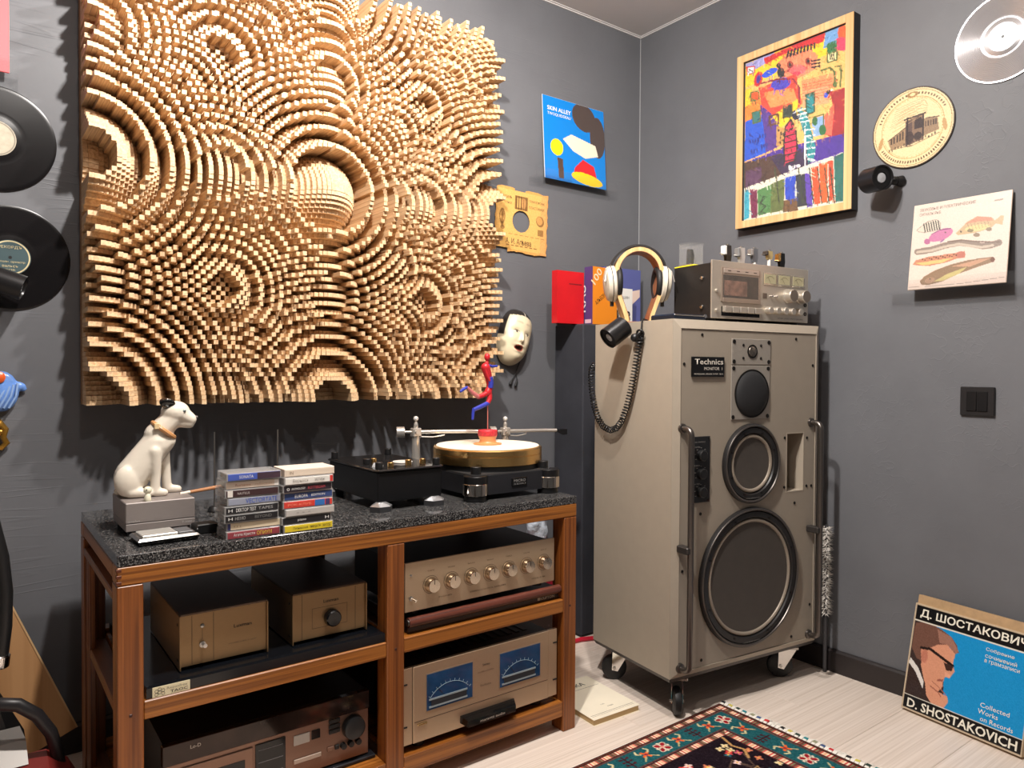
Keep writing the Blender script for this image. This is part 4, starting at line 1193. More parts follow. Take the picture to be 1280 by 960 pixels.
headshell(.434, .045, 'gold and cream phono cartridge on a white stem', (M('cart_gold', (206, 184, 130), .3, .4), M('cart_dark', (60, 52, 46), .4)), .026, .026)
headshell(.490, .045, 'black phono cartridge with brass screw at the right end of the row', (black_gloss, brass), .050)
# clear display box with a cartridge inside and a yellow card
cb = thing('clear_display_box', 'clear acrylic box with a dark cartridge inside, on the back left of the deck', 'display box', SPW(.205, .150, hz + .0046), sp_ang)
for nm, q in (('pane', (-.022, -.025, .004, .030, -.0235, .066)), ('pane', (-.022, .0235, .004, .030, .025, .066)), ('pane', (-.022, -.0234, .004, -.0205, .0234, .066)), ('pane', (.0285, -.0234, .004, .030, .0234, .066)), ('lid', (-.023, -.026, .0662, .031, .026, .070))):
    part(nm, B().box(*q), M('box_acrylic', (228, 226, 222), .05, alpha=.05), cb, smooth=0)
part('base', B().rbox(-.023, -.026, 0, .031, .026, .0038, .001), M('box_base', (120, 104, 90), .4), cb)
part('cartridge', B().hull([(-.010, -.004, .004), (.010, -.004, .004), (-.010, .006, .004), (.010, .006, .004), (-.013, -.005, .034), (.013, -.005, .034), (-.008, -.004, .052), (.008, -.004, .052), (-.008, .006, .052), (.008, .006, .052)]), satin_black, cb, smooth=0)
solo('yellow_card', B().rbox(-.022, -.04, 0, .034, .045, .004, .001), M('card_yellow', (232, 218, 40), .5), 'bright yellow card under the clear box on the deck', 'card', SPW(.20, .145, hz + .0002), sp_ang)

# flat dark device and black box beside the deck
fd = thing('flat_dark_player', 'flat dark blue portable player lying left of the cassette deck', 'player', SPW(.095, .075, SZ1), sp_ang)
part('body', B().rbox(-.06, -.045, .0005, .062, .06, .018, .004), M('player_navy', (26, 32, 44), .25), fd)
part('edge_trim', B().rbox(-.061, -.046, .013, .063, -.044, .0155, .0005), steel, fd)
part('button', B().cyl((.056, -.047, .0145), (.056, -.044, .0145), .0055, n=14), chrome, fd)
bk = thing('navy_box', 'dark navy box behind the right side of the cassette deck', 'box', SPW(.545, .320, SZ1), sp_ang)
part('body', B().rbox(-.03, -.012, .0005, .075, .03, .085, .003), M('navy_box', (30, 34, 44), .4), bk)
part('lid', B().rbox(-.031, -.013, .0852, .076, .031, .093, .002), M('navy_box', (30, 34, 44), .4), bk)
# headphone stand
bent = wood('birch_ply', (206, 164, 108), (232, 198, 142), 'z', 8, .45, 20)
bent_in = wood('walnut_face', (126, 76, 50), (158, 102, 70), 'z', 8, .45, 16)
HX, HY = -.609, -.570
hs = thing('headphone_stand', 'omega-shaped bent plywood headphone stand on the loudspeaker', 'stand', (HX, HY, SZ1), -.62)
# outline of the bent strip in its own plane: foot, narrow waist, wide round head
def omega(o_):
    P = []
    for t in np.linspace(0, 1, 9):
        P.append((-.030 - .012 * t - (.0 if t < .2 else .018 * (t - .2)), .004 + .085 * t))
    cx0, cz0, r0 = 0, .152, .068
    for a in np.linspace(math.radians(205), math.radians(-25), 25):
        P.append((cx0 + r0 * math.cos(a) * .93, cz0 + r0 * math.sin(a)))
    for t in np.linspace(1, 0, 9):
        P.append((.030 + .012 * t + (.0 if t < .2 else .018 * (t - .2)), .004 + .085 * t))
    out = []
    n = len(P)
    for i in range(n):
        a = Vector(P[max(i - 1, 0)]); b = Vector(P[min(i + 1, n - 1)])
        tn = (b - a).normalized(); nn = Vector((-tn.y, tn.x))
        out.append(Vector(P[i]) + nn * o_)
    return out
def strip(o0, o1, y0, y1):
    A = omega(o0); C = omega(o1); n = len(A)
    vs_ = []
    for i in range(n):
        vs_ += [(A[i].x, y0, A[i].y), (A[i].x, y1, A[i].y), (C[i].x, y1, C[i].y), (C[i].x, y0, C[i].y)]
    fs = []
    for i in range(n - 1):
        for k in range(4):
            k2 = (k + 1) % 4
            fs.append((i * 4 + k, i * 4 + k2, i * 4 + 4 + k2, i * 4 + 4 + k))
    fs += [(0, 3, 2, 1), tuple((n - 1) * 4 + k for k in range(4))]
    return B().add(vs_, fs)
part('bent_strip', strip(0, .012, -.035, .035), bent, hs, smooth=30)
part('inner_veneer', strip(-.0015, -.0001, -.0352, .0352), bent_in, hs, smooth=30)
part('foot_plate', B().rbox(-.045, -.040, .0005, .045, .045, .0055, .002), bent_in, hs)
# headphones
hp = thing('headphones', 'white over-ear headphones with black headband hanging on the wooden stand', 'headphones', (HX, HY, SZ1 + .150), -.62)
bandp = [(.0, 0, 0)]
arcp = [(.0835 * math.cos(a), 0, .0865 * math.sin(a)) for a in np.linspace(math.radians(172), math.radians(8), 25)]
def band(o_, w_, t_):
    vs_ = []; fs = []
    n = len(arcp)
    for p in arcp:
        v = Vector(p); nn = v.normalized()
        for (dy, dn) in ((-w_, 0), (w_, 0), (w_, t_), (-w_, t_)):
            q = v + nn * (o_ + dn); vs_.append((q.x, dy, q.z))
    for i in range(n - 1):
        for k in range(4):
            fs.append((i * 4 + k, i * 4 + (k + 1) % 4, i * 4 + 4 + (k + 1) % 4, i * 4 + 4 + k))
    fs += [(0, 3, 2, 1), tuple((n - 1) * 4 + k for k in range(4))]
    return B().add(vs_, fs)
part('headband', band(0, .020, .006), M('band_black', (28, 24, 24), .5), hp, 'black padded headband')
cup_w = M('cup_white', (224, 214, 196), .35)
for sx in (-1, 1):
    cpn = part('ear_cup', B().lathe([(.046, 0), (.056, .006), (.057, .016), (.049, .029), (.028, .036), (.0, .038)], (sx * .066, 0, -.026), (sx, 0, -.08), 40), cup_w, hp, 'cream white ear cup')
    part('ear_pad', B().torus((sx * .061, 0, -.026), (1, 0, 0), .043, .010, 36, 12), M('pad_black', (24, 23, 24), .6), cpn)
    part('seam', B().torus((sx * .0825, 0, -.0275), (sx, 0, -.08), .0568, .0012, 40, 6), black_plastic, cpn)
    part('slider', B().rbox(sx * .092 - .004, -.006, -.040, sx * .092 + .010, .006, .022, .002), M('slider_dark', (66, 62, 60), .4), cpn)
    part('yoke', B().tube([(sx * .084, -.010, .030), (sx * .100, -.030, .008), (sx * .106, -.042, -.025)], .0022, 8), steel, cpn)
    part('cable_boot', B().cyl((sx * .078, 0, -.078), (sx * .078, 0, -.096), .006, n=12), M('slider_dark', (66, 62, 60), .4), cpn)
# coiled cord down the side of the loudspeaker
def coil(path, rc_, turns, rr):
    P = [Vector(p) for p in path]
    seg = [0]
    for a, b in zip(P[:-1], P[1:]):
        seg.append(seg[-1] + (b - a).length)
    N = turns * 10
    out = []
    for i in range(N + 1):
        s_ = seg[-1] * i / N
        k = max(j for j in range(len(seg)) if seg[j] <= s_ + 1e-9); k = min(k, len(P) - 2)
        t = (s_ - seg[k]) / max(1e-9, seg[k + 1] - seg[k])
        c = P[k].lerp(P[k + 1], t); tn = (P[k + 1] - P[k]).normalized()
        u = Vector(( .994, -.117, 0)); u = (u - tn * u.dot(tn)).normalized(); w = tn.cross(u)
        q = 2 * PI * i / 10
        out.append(c + u * rc_ * math.cos(q) + w * rc_ * math.sin(q))
    return B().tube(out, rr, 6)
def SIDE(b, z, off): return SPW(-off, b, z)
path = []
for t in np.linspace(0, 1, 40):
    a = PI * t
    path.append((t, a))
cp_pts = [SIDE(.118, 1.075, .016), SIDE(.128, 1.04, .016), SIDE(.140, .985, .016), SIDE(.155, .93, .016), SIDE(.175, .875, .016), SIDE(.20, .828, .016), SIDE(.225, .806, .016), SIDE(.255, .797, .016), SIDE(.290, .806, .016), SIDE(.318, .832, .016), SIDE(.338, .87, .016), SIDE(.350, .915, .016), SIDE(.358, .955, .014), SIDE(.366, .985, .006), SIDE(.372, 1.00, -.012)]
cord = thing('coiled_headphone_cord', 'black coiled headphone cord looping down the side of the loudspeaker', 'cord', SIDE(.118, 1.11, .016))
cl_ = Vector(cord.location)
part('coil', coil([Vector(p) - cl_ for p in cp_pts], .0085, 62, .0019), black_plastic, cord)
part('lead', B().tube([(0, 0, -.035), (0.004, 0, -.01), (.010, .004, .010), (.02, .008, .020), (.05, .02, .018)], .0024, 8), black_plastic, cord)
part('plug_knot', B().torus((0, 0, -.03), (.2, 1, .3), .010, .0032, 20, 8).torus((0, 0, -.022), (.9, .3, .5), .010, .0032, 20, 8), black_plastic, cord)
# magnetic cylinder lamp on the loudspeaker side
def cyl_lamp(label, loc, axis, L, r, mount, lens=True):
    """axis points from the closed end to the lens; mount is the point on the wall it hangs from (both relative to loc)"""
    t = thing('cylinder_lamp', label, 'lamp', loc, group='black cylinder lamps')
    ax = Vector(axis).normalized()
    m_ = M('lamp_black', (38, 37, 38), .3, .4)
    part('body', B().lathe([(.0, 0), (r * .92, 0), (r, r * .08), (r, L), (r * .88, L), (r * .84, L - .008), (.0, L - .008)], -ax * L / 2, ax, 40), m_, t)
    if lens:
        part('lens', B().lathe([(r * .42, 0), (r * .38, .003), (.0, .005)], ax * (L / 2 - .008), ax, 28), M('lens_grey', (190, 192, 196), .12, .3), t)
    part('lens_rim', B().ring(ax * (L / 2 - .0078), ax, r * .84, r * .46, .004, 32), M('lamp_inner', (16, 16, 17), .4), t)
    mv = Vector(mount)
    part('ball_joint', B().ball(mv * .72, .013, n=16), black_plastic, t)
    part('mount_disc', B().cyl(mv, mv * .80, .017, .013, 24), black_plastic, t)
lp = Vector(SIDE(.180, 1.092, .055))
cyl_lamp('black cylinder lamp on the upper left side of the loudspeaker', lp, (-.81, .17, -.55), .070, .032, Vector(SIDE(.128, 1.070, .0)) - lp)
# ================================================================== left wall
# --- blue record sleeve on a clear ledge
def ledge_left(label, x0, x1, z, dep=.045):
    t = thing('acrylic_ledge', label, 'ledge', ((x0 + x1) / 2, 0, z), group='clear acrylic record ledges')
    w = (x1 - x0) / 2
    part('shelf', B().box(-w, -dep, -.004, w, -.0005, 0), clear_acrylic, t, smooth=0)
    part('front_lip', B().box(-w, -dep, .0001, w, -dep + .003, .032), clear_acrylic, t, smooth=0)
    part('back_plate', B().box(-w, -.0035, -.032, w, -.0005, -.0041), clear_acrylic, t, smooth=0)
ledge_left('clear acrylic ledge under the blue record sleeve', -.590, -.175, 1.699)
al = thing('record_sleeve', 'bright blue record sleeve with brown, cream, red and yellow shapes near the corner', 'record sleeve', (-.5353 + .1575, -.026, 1.7008), rot=(-.0634, 0, 0))
part('card', B().rbox(-.1575, -.0015, 0, .1575, .002, .315, .0005), M('sleeve_edge', (200, 205, 210), .6), al, smooth=0)
P = Paint(.315, .315, .0022, (14, 128, 214))
# plain overlapping colour shapes, no figure
P.ell(.66, .15, .20, .17, (78, 66, 62), 20); P.ell(.88, .36, .13, .26, (78, 66, 62), 0)
P.poly([(.30, .48), (.44, .40), (.84, .47), (.88, .60), (.66, .66), (.46, .60)], (240, 226, 202))
P.poly([(.48, .80), (.62, .68), (.80, .74), (.86, .94), (.44, .94)], (212, 38, 44))
P.ell(.20, .60, .10, .10, (236, 222, 30), -20)
P.ell(.68, .92, .26, .07, (244, 206, 26), 6)
P.poly([(.20, .72), (.29, .73), (.30, 1.0), (.22, 1.0)], (84, 66, 58))
P.poly([(0, .97), (.42, .97), (.42, 1), (0, 1)], (20, 110, 190))
link('cover_print', P.mesh('cover_print', (-.1565, -.0018, .314), (1, 0, 0), (0, 0, -1)), painted('print_gloss', .25, .5, .2), al)
text(al, 'SKIN ALLEY', white_ink, (-.135, -.0019, .262), X3, Z3, .118, .016, bold=.015)
text(al, 'TWOQUIDDEAL?', white_ink, (-.135, -.0019, .242), X3, Z3, .118, .013)
# --- kraft paper sleeve with a round hole
P = Paint(.25, .238, .0018, (226, 176, 100), noise=0)
cxh, czh, rh = .485, .505, .155
u_, v_ = P.X, P.Y
edge = np.minimum(np.minimum(u_, 1 - u_), np.minimum(v_, 1 - v_))
wob = .010 + .010 * np.sin(u_ * 37 + v_ * 11) * np.sin(v_ * 29) + .008 * np.sin(u_ * 13 + 2)
keep = ((u_ - cxh) ** 2 + ((v_ - czh) * .95) ** 2 > rh ** 2) & (edge > wob) & (u_ + v_ > .06) & ((1 - v_) + u_ * .4 > .06) & ~((v_ > .94) & (u_ < .25)) & ~((v_ < .045) & (u_ > .35) & (u_ < .55))
P.put(edge < .05, (206, 150, 82), .7)
P.put((u_ > .85), (214, 150, 96), .5)
ink_b = (110, 76, 42)
def rr(x0, y0, x1, y1, col, a=1.0): P.poly([(x0, y0), (x1, y0), (x1, y1), (x0, y1)], col, a)
rr(.36, .12, .60, .33, ink_b, .75); rr(.40, .15, .47, .30, (214, 166, 96)); P.ell(.52, .22, .05, .08, (190, 140, 84))
for k in range(5):
    rr(.38 + .045 * k, .12, .39 + .045 * k, .33, (90, 60, 36))
P.ell(.14, .47, .055, .12, ink_b, 0, .6); P.ell(.14, .47, .035, .09, (222, 170, 96)); rr(.12, .36, .16, .64, ink_b, .6); P.ell(.15, .64, .04, .03, ink_b, 0, .6)
P.ell(.84, .45, .075, .085, ink_b, -20, .7); P.ell(.83, .44, .055, .065, (206, 150, 86), -20); rr(.80, .58, .91, .68, ink_b, .6)
for k in range(9):
    rr(.06 + .1 * k, .715, .13 + .1 * k, .727, ink_b, .8)
for k in range(7):
    rr(.22 + .085 * k, .885, .28 + .085 * k, .895, ink_b, .8)
P.speckle(7)
kr = thing('paper_record_sleeve', 'torn kraft paper record sleeve with round centre hole beside the wooden relief', 'paper sleeve', (-.6265, -.006, 1.527), rot=(0, .035, 0))
link('paper', P.mesh('paper', (-.125, -.0012, .119), (1, 0, 0), (0, 0, -1), keep), painted('print_matt', .75, .2), kr)
o = link('paper_back', P.mesh('paper_back', (-.125, .0002, .119), (1, 0, 0), (0, 0, -1), keep), painted('print_matt'), kr)
kink = M('kraft_ink', (92, 62, 36), .8)
text(kr, 'А. И. Агѣева', kink, (-.072, -.0014, -.088), X3, Z3, .118, .021, bold=.01)
text(kr, 'МАГАЗИНЪ', kink, (-.105, -.0014, .075), X3, Z3, .055, .010); text(kr, 'МУЗЫКИ', kink, (-.085, -.0014, .055), X3, Z3, .036, .009)
text(kr, 'ГРАММОФОНЫ', kink, (.030, -.0014, .075), X3, Z3, .072, .010); text(kr, 'ПЛАСТИНКИ', kink, (.030, -.0014, .052), X3, Z3, .072, .010)
# --- carved mask
n1, n2 = 61, 81
mask = thing('carved_face_mask', 'cream carved theatre mask with black hair and open mouth on the left wall', 'mask', (-.668, -.003, 1.098), rot=(0, .30, 0))
hw, hh_ = .067, .104
us = np.linspace(-1, 1, n1); vs2 = np.linspace(-1, 1, n2)
Ug, Vg = np.meshgrid(us, vs2)          # V: -1 chin .. 1 crown
wid = np.where(Vg < 0, (1 - (-Vg) ** 2.6 * .48), (1 - Vg ** 3.2 * .34))
rad = np.sqrt(np.clip(1 - np.abs(Vg) ** 4.5, 0, 1)) ** .5
Xg = Ug * hw * wid * np.clip(rad, .35, 1)
Zg = Vg * hh_
prof = np.clip(1 - Ug ** 2, 0, 1) ** .5
dep = .058 * prof * np.clip(1 - np.abs(Vg) ** 3.5, 0, 1) ** .5 + .004
xm = Xg * 1000; zm = Zg * 1000
G = lambda x0, z0, sx, sz: np.exp(-((xm - x0) / sx) ** 2 - ((zm - z0) / sz) ** 2)
dep += .012 * np.exp(-(xm / 7.5) ** 2) * np.exp(-((zm + 4) / 17) ** 2) + .005 * G(0, -14, 11, 6)      # nose
dep -= .0045 * (G(-25, 18, 15, 8) + G(25, 18, 15, 8))                                                  # eye sockets
dep += .004 * (G(-25, 14, 9, 4) + G(25, 14, 9, 4))
dep += .004 * (G(-34, -14, 16, 16) + G(34, -14, 16, 16))                                               # cheeks
dep += .004 * (G(0, -31, 20, 4) + G(0, -52, 16, 4)) - .010 * G(0, -41, 16, 6)                          # lips, mouth
dep += .004 * G(0, -72, 18, 12)
col = np.empty((n2, n1, 3)); col[:] = (233, 219, 186)
def mput(m, c, a=1.0): col[m] = col[m] * (1 - a) + np.array(c, float) * a
mput((Vg > .66 + .10 * (1 - Ug ** 2)) | ((np.abs(Ug) > .88) & (Vg > -.05)), (40, 36, 34))
mput((np.abs(xm - 3) < 1.6) & (Vg > .74), (222, 214, 196))
for s_ in (-1, 1):
    mput(((xm - s_ * 20) / 14) ** 2 + ((zm - 52) / 4.5) ** 2 < 1, (196, 176, 146), .6)
    mput(((xm - s_ * 25) / 12) ** 2 + ((zm - 15) / 4) ** 2 < 1, (226, 216, 196))
    mput((((xm - s_ * 25) / 12.5) ** 2 + ((zm - 16.5) / 5) ** 2 < 1) & (zm > 17.5), (92, 78, 62), .8)
    mput(((xm - s_ * 25) / 3.6) ** 2 + ((zm - 15) / 3.6) ** 2 < 1, (30, 26, 24))
    mput(((xm - s_ * 5) / 2.6) ** 2 + ((zm + 17) / 1.8) ** 2 < 1, (110, 88, 66), .8)
mput((xm / 20) ** 2 + ((zm + 41) / 12) ** 2 < 1, (186, 104, 84))
mput((xm / 17) ** 2 + ((zm + 41) / 7.5) ** 2 < 1, (52, 22, 20))
mput((np.abs(xm) < 11) & (np.abs(zm + 36.5) < 1.6), (60, 44, 38))
PP = Paint.__new__(Paint); PP.c = col[::-1]
pos = np.stack([Xg, -dep, Zg], -1)[::-1].reshape(-1, 3)
idx = np.arange(n1 * n2).reshape(n2, n1)
Fm = np.stack([idx[:-1, :-1], idx[1:, :-1], idx[1:, 1:], idx[:-1, 1:]], -1).reshape(-1, 4)
mm = PP._mk('face', pos, Fm); mm.polygons.foreach_set('use_smooth', [True] * len(mm.polygons))
link('face', mm, painted('mask_lacquer', .35, .5, .15), mask)
part('back_rim', B().lathe([(.062, 0), (.066, .004), (.064, .008)], (0, -.0005, 0), NY, 40), M('mask_wood', (70, 56, 44), .6), mask).scale = (1, 1, 1.5)
tsl = part('cord', B().tube([(.050, -.012, -.03), (.056, -.008, -.075), (.052, -.006, -.118), (.046, -.005, -.145)], .0016, 6), black_plastic, mask)
part('tassel', B().cyl((.046, -.005, -.142), (.042, -.005, -.166), .0025, .0065, 10), black_plastic, tsl)
part('tassel', B().tube([(.052, -.006, -.118), (.066, -.006, -.140)], .0015, 6).cyl((.066, -.006, -.138), (.066, -.006, -.165), .0025, .006, 10), black_plastic, tsl)
# --- two shellac records on the left edge
vinyl = M('vinyl_black', (19, 17, 18), .27, aniso=.6, spec=.4)
def record(label, x, z, lab, txt, ycol):
    t = thing('shellac_record', label, 'record', (x, -.004, z), group='black records on the left wall')
    part('disc', B().lathe([(.0, -.001), (.123, -.001), (.125, 0), (.125, .0014), (.123, .002), (.119, .0022)] + sum([[(.119 - k * .006, .00205), (.1165 - k * .006, .0022)] for k in range(10)], []) + [(.055, .0014), (.052, .002), (.0, .002)], (0, 0, 0), NY, 96), vinyl, t)
    lb = part('paper_label', B().lathe([(.042, .002), (.042, .0024), (.0, .0024)], (0, 0, 0), NY, 56), lab, t)
    part('label_ring', B().ring((0, -.0024, 0), NY, .0405, .0375, .0003, 48), ycol, lb)
    part('spindle_hole', B().cyl((0, -.0022, 0), (0, -.0027, 0), .0038, n=14), black_plastic, lb)
    for (s_, x_, z_, w_, h_) in txt:
        text(lb, s_, ycol, (x_, -.0027, z_), X3, Z3, w_, h_)
cream_i = M('label_cream', (186, 176, 156), .7, noise=(90, .12))
record('black shellac record with cream label, upper of two at the left edge', -2.211, 1.527, cream_i, [], M('label_grey', (140, 132, 118), .7))
record('black shellac record with dark teal label, lower of two at the left edge', -2.1833, 1.2451, M('label_teal', (52, 74, 78), .6), [('РЕКОРДЪ', -.024, .020, .048, .008), ('Исполн. оркестр', -.030, -.014, .060, .006), ('вальсъ', -.016, -.024, .032, .005), ('СПБ', -.010, -.032, .020, .004)], M('label_gold', (206, 190, 146), .6))
ledge_left('clear acrylic ledge under the coral red sleeve at the left edge', -2.40, -2.165, 1.678, .035)
rs = thing('record_sleeve', 'coral red record sleeve cut by the upper left edge', 'record sleeve', (-2.3405, -.026, 1.679), rot=(-.05, 0, 0))
part('card', B().rbox(-.1575, -.003, 0, .1575, .002, .315, .001), M('sleeve_coral', (244, 92, 98), .5, noise=(6, .03)), rs, smooth=0)
part('spine_edge', B().box(.1573, -.0031, .001, .1580, .0021, .314), M('sleeve_edge_w', (224, 150, 146), .6), rs, smooth=0)
cyl_lamp('black cylinder lamp over the lower shellac record at the left edge', (-2.190, -.072, 1.176), (.80, -.15, -.28), .064, .030, (-.035, .065, .0))
# --- blue ceramic relief and gilded ornament at the left edge
bc = thing('ceramic_wall_relief', 'blue and white glazed ceramic wall relief with orange flower at the left edge', 'wall ornament', (-2.205, -.002, .922))
cb_ = M('ceramic_blue', (96, 134, 198), .25, noise=(24, .35), coat=.4)
d = B()
for c, r in (((.0, -.012, .0), (.038, .014, .050)), ((-.03, -.012, -.01), (.04, .014, .046)), ((.030, -.010, .012), (.022, .010, .012))):
    d.ball(c, *r, 18)
d.ball((.044, -.008, .006), .010, .006, .008, 12)
link('body', remesh(d, .0028, 3, 'body'), cb_, bc)
for k in range(5):
    part('ridge', B().tube([(.034 - .008 * k, -.022, .020 - .004 * k), (.030 - .010 * k, -.026, -.012), (.016 - .010 * k, -.022, -.040)], .0026, 8), M('ceramic_blue_l', (140, 170, 216), .25, coat=.4), bc)
part('flower', B().lathe([(.013, 0), (.014, .004), (.008, .008), (.0, .009)], (-.004, -.024, .034), NY, 18), M('ceramic_orange', (214, 92, 40), .3, coat=.4), bc)
part('white_panel', B().ball((-.022, -.022, -.012), .018, .008, .030, 14), M('ceramic_white', (236, 230, 220), .25, coat=.4), bc)
gl = thing('gilded_ornament', 'small gilded curl ornament below the blue ceramic at the left edge', 'wall ornament', (-2.212, -.002, .812))
gm = M('gilding', (196, 146, 62), .3, .9, bump=(60, .6, .004))
part('scroll', B().tube([(-.02, -.010, .040), (.004, -.012, .036), (.016, -.012, .018), (.012, -.012, .0), (.018, -.012, -.014), (.008, -.012, -.026), (-.01, -.010, -.022)], [.006, .008, .008, .007, .008, .007, .005], 10), gm, gl)
part('bead', B().ball((.006, -.012, .012), .009, .008, .009, 12), gm, gl)

# ================================================================== right wall
# --- framed child's painting
fw, fh = .4305, .6155
fy0, fz0 = -.5110, 1.4920
pf_ = thing('framed_painting', "bright child's painting in a pale wood frame on the right wall", 'painting', (0, fy0 - fw / 2, fz0))
oak_f = wood('pale_frame_wood', (204, 160, 108), (228, 190, 138), 'z', 8, .45, 24)
blk = M('frame_side_black', (24, 22, 22), .5)
fb = .026
for nm, (a0, b0, a1, b1) in (('frame_side', (-fw / 2, 0, -fw / 2 + fb, fh)), ('frame_side', (fw / 2 - fb, 0, fw / 2, fh)), ('frame_bottom', (-fw / 2 + fb + .0004, 0, fw / 2 - fb - .0004, fb)), ('frame_top', (-fw / 2 + fb + .0004, fh - fb, fw / 2 - fb - .0004, fh))):
    s_ = part(nm, B().rbox(-.042, a0, b0, -.038, a1, b1, .0008), oak_f, pf_, smooth=0)
    part('frame_edge', B().box(-.0379, a0, b0, -.001, a1, b1), blk, s_, smooth=0)
part('backing', B().box(-.030, -fw / 2 + fb, fb, -.0015, fw / 2 - fb, fh - fb), M('backing_black', (20, 20, 20), .7), pf_, smooth=0)
pw, ph = fw - 2 * fb - .004, fh - 2 * fb - .004
P = Paint(pw, ph, .0021, (236, 190, 120), quad=[(42, 222), (482, 55), (478, 845), (32, 928)])
C = dict(r=(206, 28, 44), dr=(170, 26, 40), o=(240, 104, 34), y=(246, 206, 40), b=(32, 96, 214), lb=(60, 140, 220), pu=(92, 44, 160), dp=(64, 34, 84), t=(30, 150, 156), g=(48, 122, 66), og=(104, 120, 62), k=(38, 30, 34), w=(240, 238, 234), s=(242, 150, 112), pk=(226, 70, 110), br=(86, 56, 34), bg=(126, 170, 212), lv=(170, 168, 214))
P.poly([(30, 150), (490, 0), (490, 150), (30, 330)], C['y']); P.poly([(40, 225), (170, 170), (150, 210), (60, 262)], C['lv'])
P.poly([(120, 200), (300, 120), (390, 90), (380, 130), (210, 180), (130, 226)], C['r'])
P.poly([(390, 85), (450, 60), (450, 140), (380, 160)], C['bg']); P.ell(465, 92, 22, 34, C['o']); P.ell(460, 140, 34, 30, C['pk']); P.poly([(395, 140), (440, 120), (440, 170), (400, 180)], C['g'])
P.poly([(180, 220), (225, 180), (330, 160), (358, 190), (345, 250), (270, 290), (200, 285), (180, 250)], C['s'])
P.ell(265, 250, 40, 22, (236, 120, 120)); P.poly([(240, 268), (262, 258), (290, 262), (268, 280)], (214, 66, 96))
for x, y in ((236, 228), (316, 214)): P.ell(x, y, 14, 16, (150, 54, 40)); P.ell(x, y, 6, 7, C['k'])
for k in range(9): P.line([(222 + k * 15, 196 - k * 5), (230 + k * 14, 168 - k * 4)], 9, C['k'])
P.ell(196, 262, 16, 22, C['k']); P.ell(186, 232, 10, 12, C['k'])
for k in range(3): P.line([(330, 214 + k * 14), (366, 208 + k * 14)], 7, C['k'])
P.poly([(398, 180), (440, 168), (440, 212), (400, 222)], (232, 220, 170)); P.line([(398, 182), (440, 170), (440, 210), (400, 222), (398, 182)], 6, C['og'])
for k in range(3): P.line([(410 + k * 8, 184), (411 + k * 8, 208)], 5, C['k'])
P.poly([(44, 236), (80, 232), (82, 264), (48, 272)], C['w']); P.line([(46, 238), (80, 234), (82, 262), (50, 270), (46, 238)], 5, C['r']); P.line([(56, 246), (74, 258)], 4, C['k'])
P.ell(98, 290, 18, 34, C['r'], 15); P.ell(98, 290, 9, 20, C['pu'], 15); P.ell(150, 260, 34, 14, C['b'], -25); P.ell(128, 276, 16, 10, C['b'])
P.poly([(34, 340), (70, 330), (74, 430), (34, 470)], C['y']); P.poly([(34, 420), (120, 350), (120, 480), (34, 500)], (240, 150, 60))
P.poly([(62, 350), (98, 342), (100, 380), (66, 386)], C['o']); P.line([(64, 350), (98, 342), (100, 380), (66, 388), (64, 350)], 6, C['og'])
P.poly([(100, 330), (260, 270), (290, 400), (230, 470), (120, 470)], (232, 82, 60)); P.poly([(120, 350), (250, 330), (270, 390), (150, 420)], (242, 158, 96))
P.ell(196, 312, 44, 26, (84, 74, 190), -14); P.line([(110, 310), (180, 292), (250, 292), (276, 330), (276, 400)], 8, (150, 40, 60))
P.poly([(285, 300), (440, 262), (440, 330), (290, 350)], (244, 156, 108)); P.poly([(290, 345), (400, 320), (410, 400), (290, 420)], (240, 172, 130))
for k in range(6): P.line([(290, 318 + k * 13), (420, 292 + k * 13)], 3, (226, 96, 70), .7)
P.line([(372, 256), (410, 244), (430, 262), (432, 322)], 9, C['og']); P.line([(432, 240), (460, 236), (456, 328)], 8, C['og']); P.ell(432, 318, 10, 14, C['og'])
P.ell(392, 366, 10, 12, C['b']); P.ell(406, 352, 12, 10, C['k']); P.ell(420, 346, 7, 8, C['w'])
P.poly([(410, 350), (480, 330), (480, 570), (400, 545), (430, 440)], C['dr']); P.poly([(370, 480), (430, 400), (420, 545), (380, 540)], (234, 120, 96))
P.poly([(305, 362), (344, 350), (344, 438), (308, 450)], C['t']); P.line([(306, 362), (344, 350), (344, 438), (308, 450), (306, 362)], 8, (70, 100, 70))
P.poly([(150, 460), (270, 380), (270, 450), (180, 520)], C['y']); P.poly([(206, 416), (246, 404), (246, 456), (206, 462)], (50, 66, 58)); P.line([(206, 414), (246, 404), (246, 456), (208, 464), (206, 414)], 6, (96, 96, 40))
P.poly([(40, 480), (130, 440), (150, 560), (130, 620), (34, 660)], (24, 100, 206)); P.poly([(70, 440), (104, 424), (106, 480), (72, 490)], (66, 132, 130)); P.line([(70, 440), (104, 428), (106, 478), (74, 488), (70, 440)], 6, C['og'])
P.poly([(104, 400), (150, 440), (200, 520), (190, 590), (130, 620), (120, 500)], (98, 58, 152)); P.line([(146, 458), (184, 446), (186, 488), (150, 496), (146, 458)], 8, (110, 66, 40))
P.poly([(176, 500), (212, 510), (212, 586), (176, 590)], (200, 160, 100))
for k in range(14): P.ell(60 + (k * 37) % 80, 540 + (k * 23) % 90, 4, 10, (10, 56, 150))
for k in range(6): P.ell(186 + (k * 11) % 24, 520 + k * 11, 4, 6, C['br'])
P.poly([(34, 665), (200, 600), (478, 535), (478, 640), (300, 700), (160, 745), (34, 790)], (86, 42, 158)); P.poly([(34, 665), (200, 622), (230, 700), (120, 770), (34, 790)], (92, 60, 40)); P.poly([(150, 640), (340, 590), (320, 700), (200, 720)], C['dp'])
P.poly([(40, 700), (110, 680), (110, 770), (40, 790)], (112, 66, 140), .6)
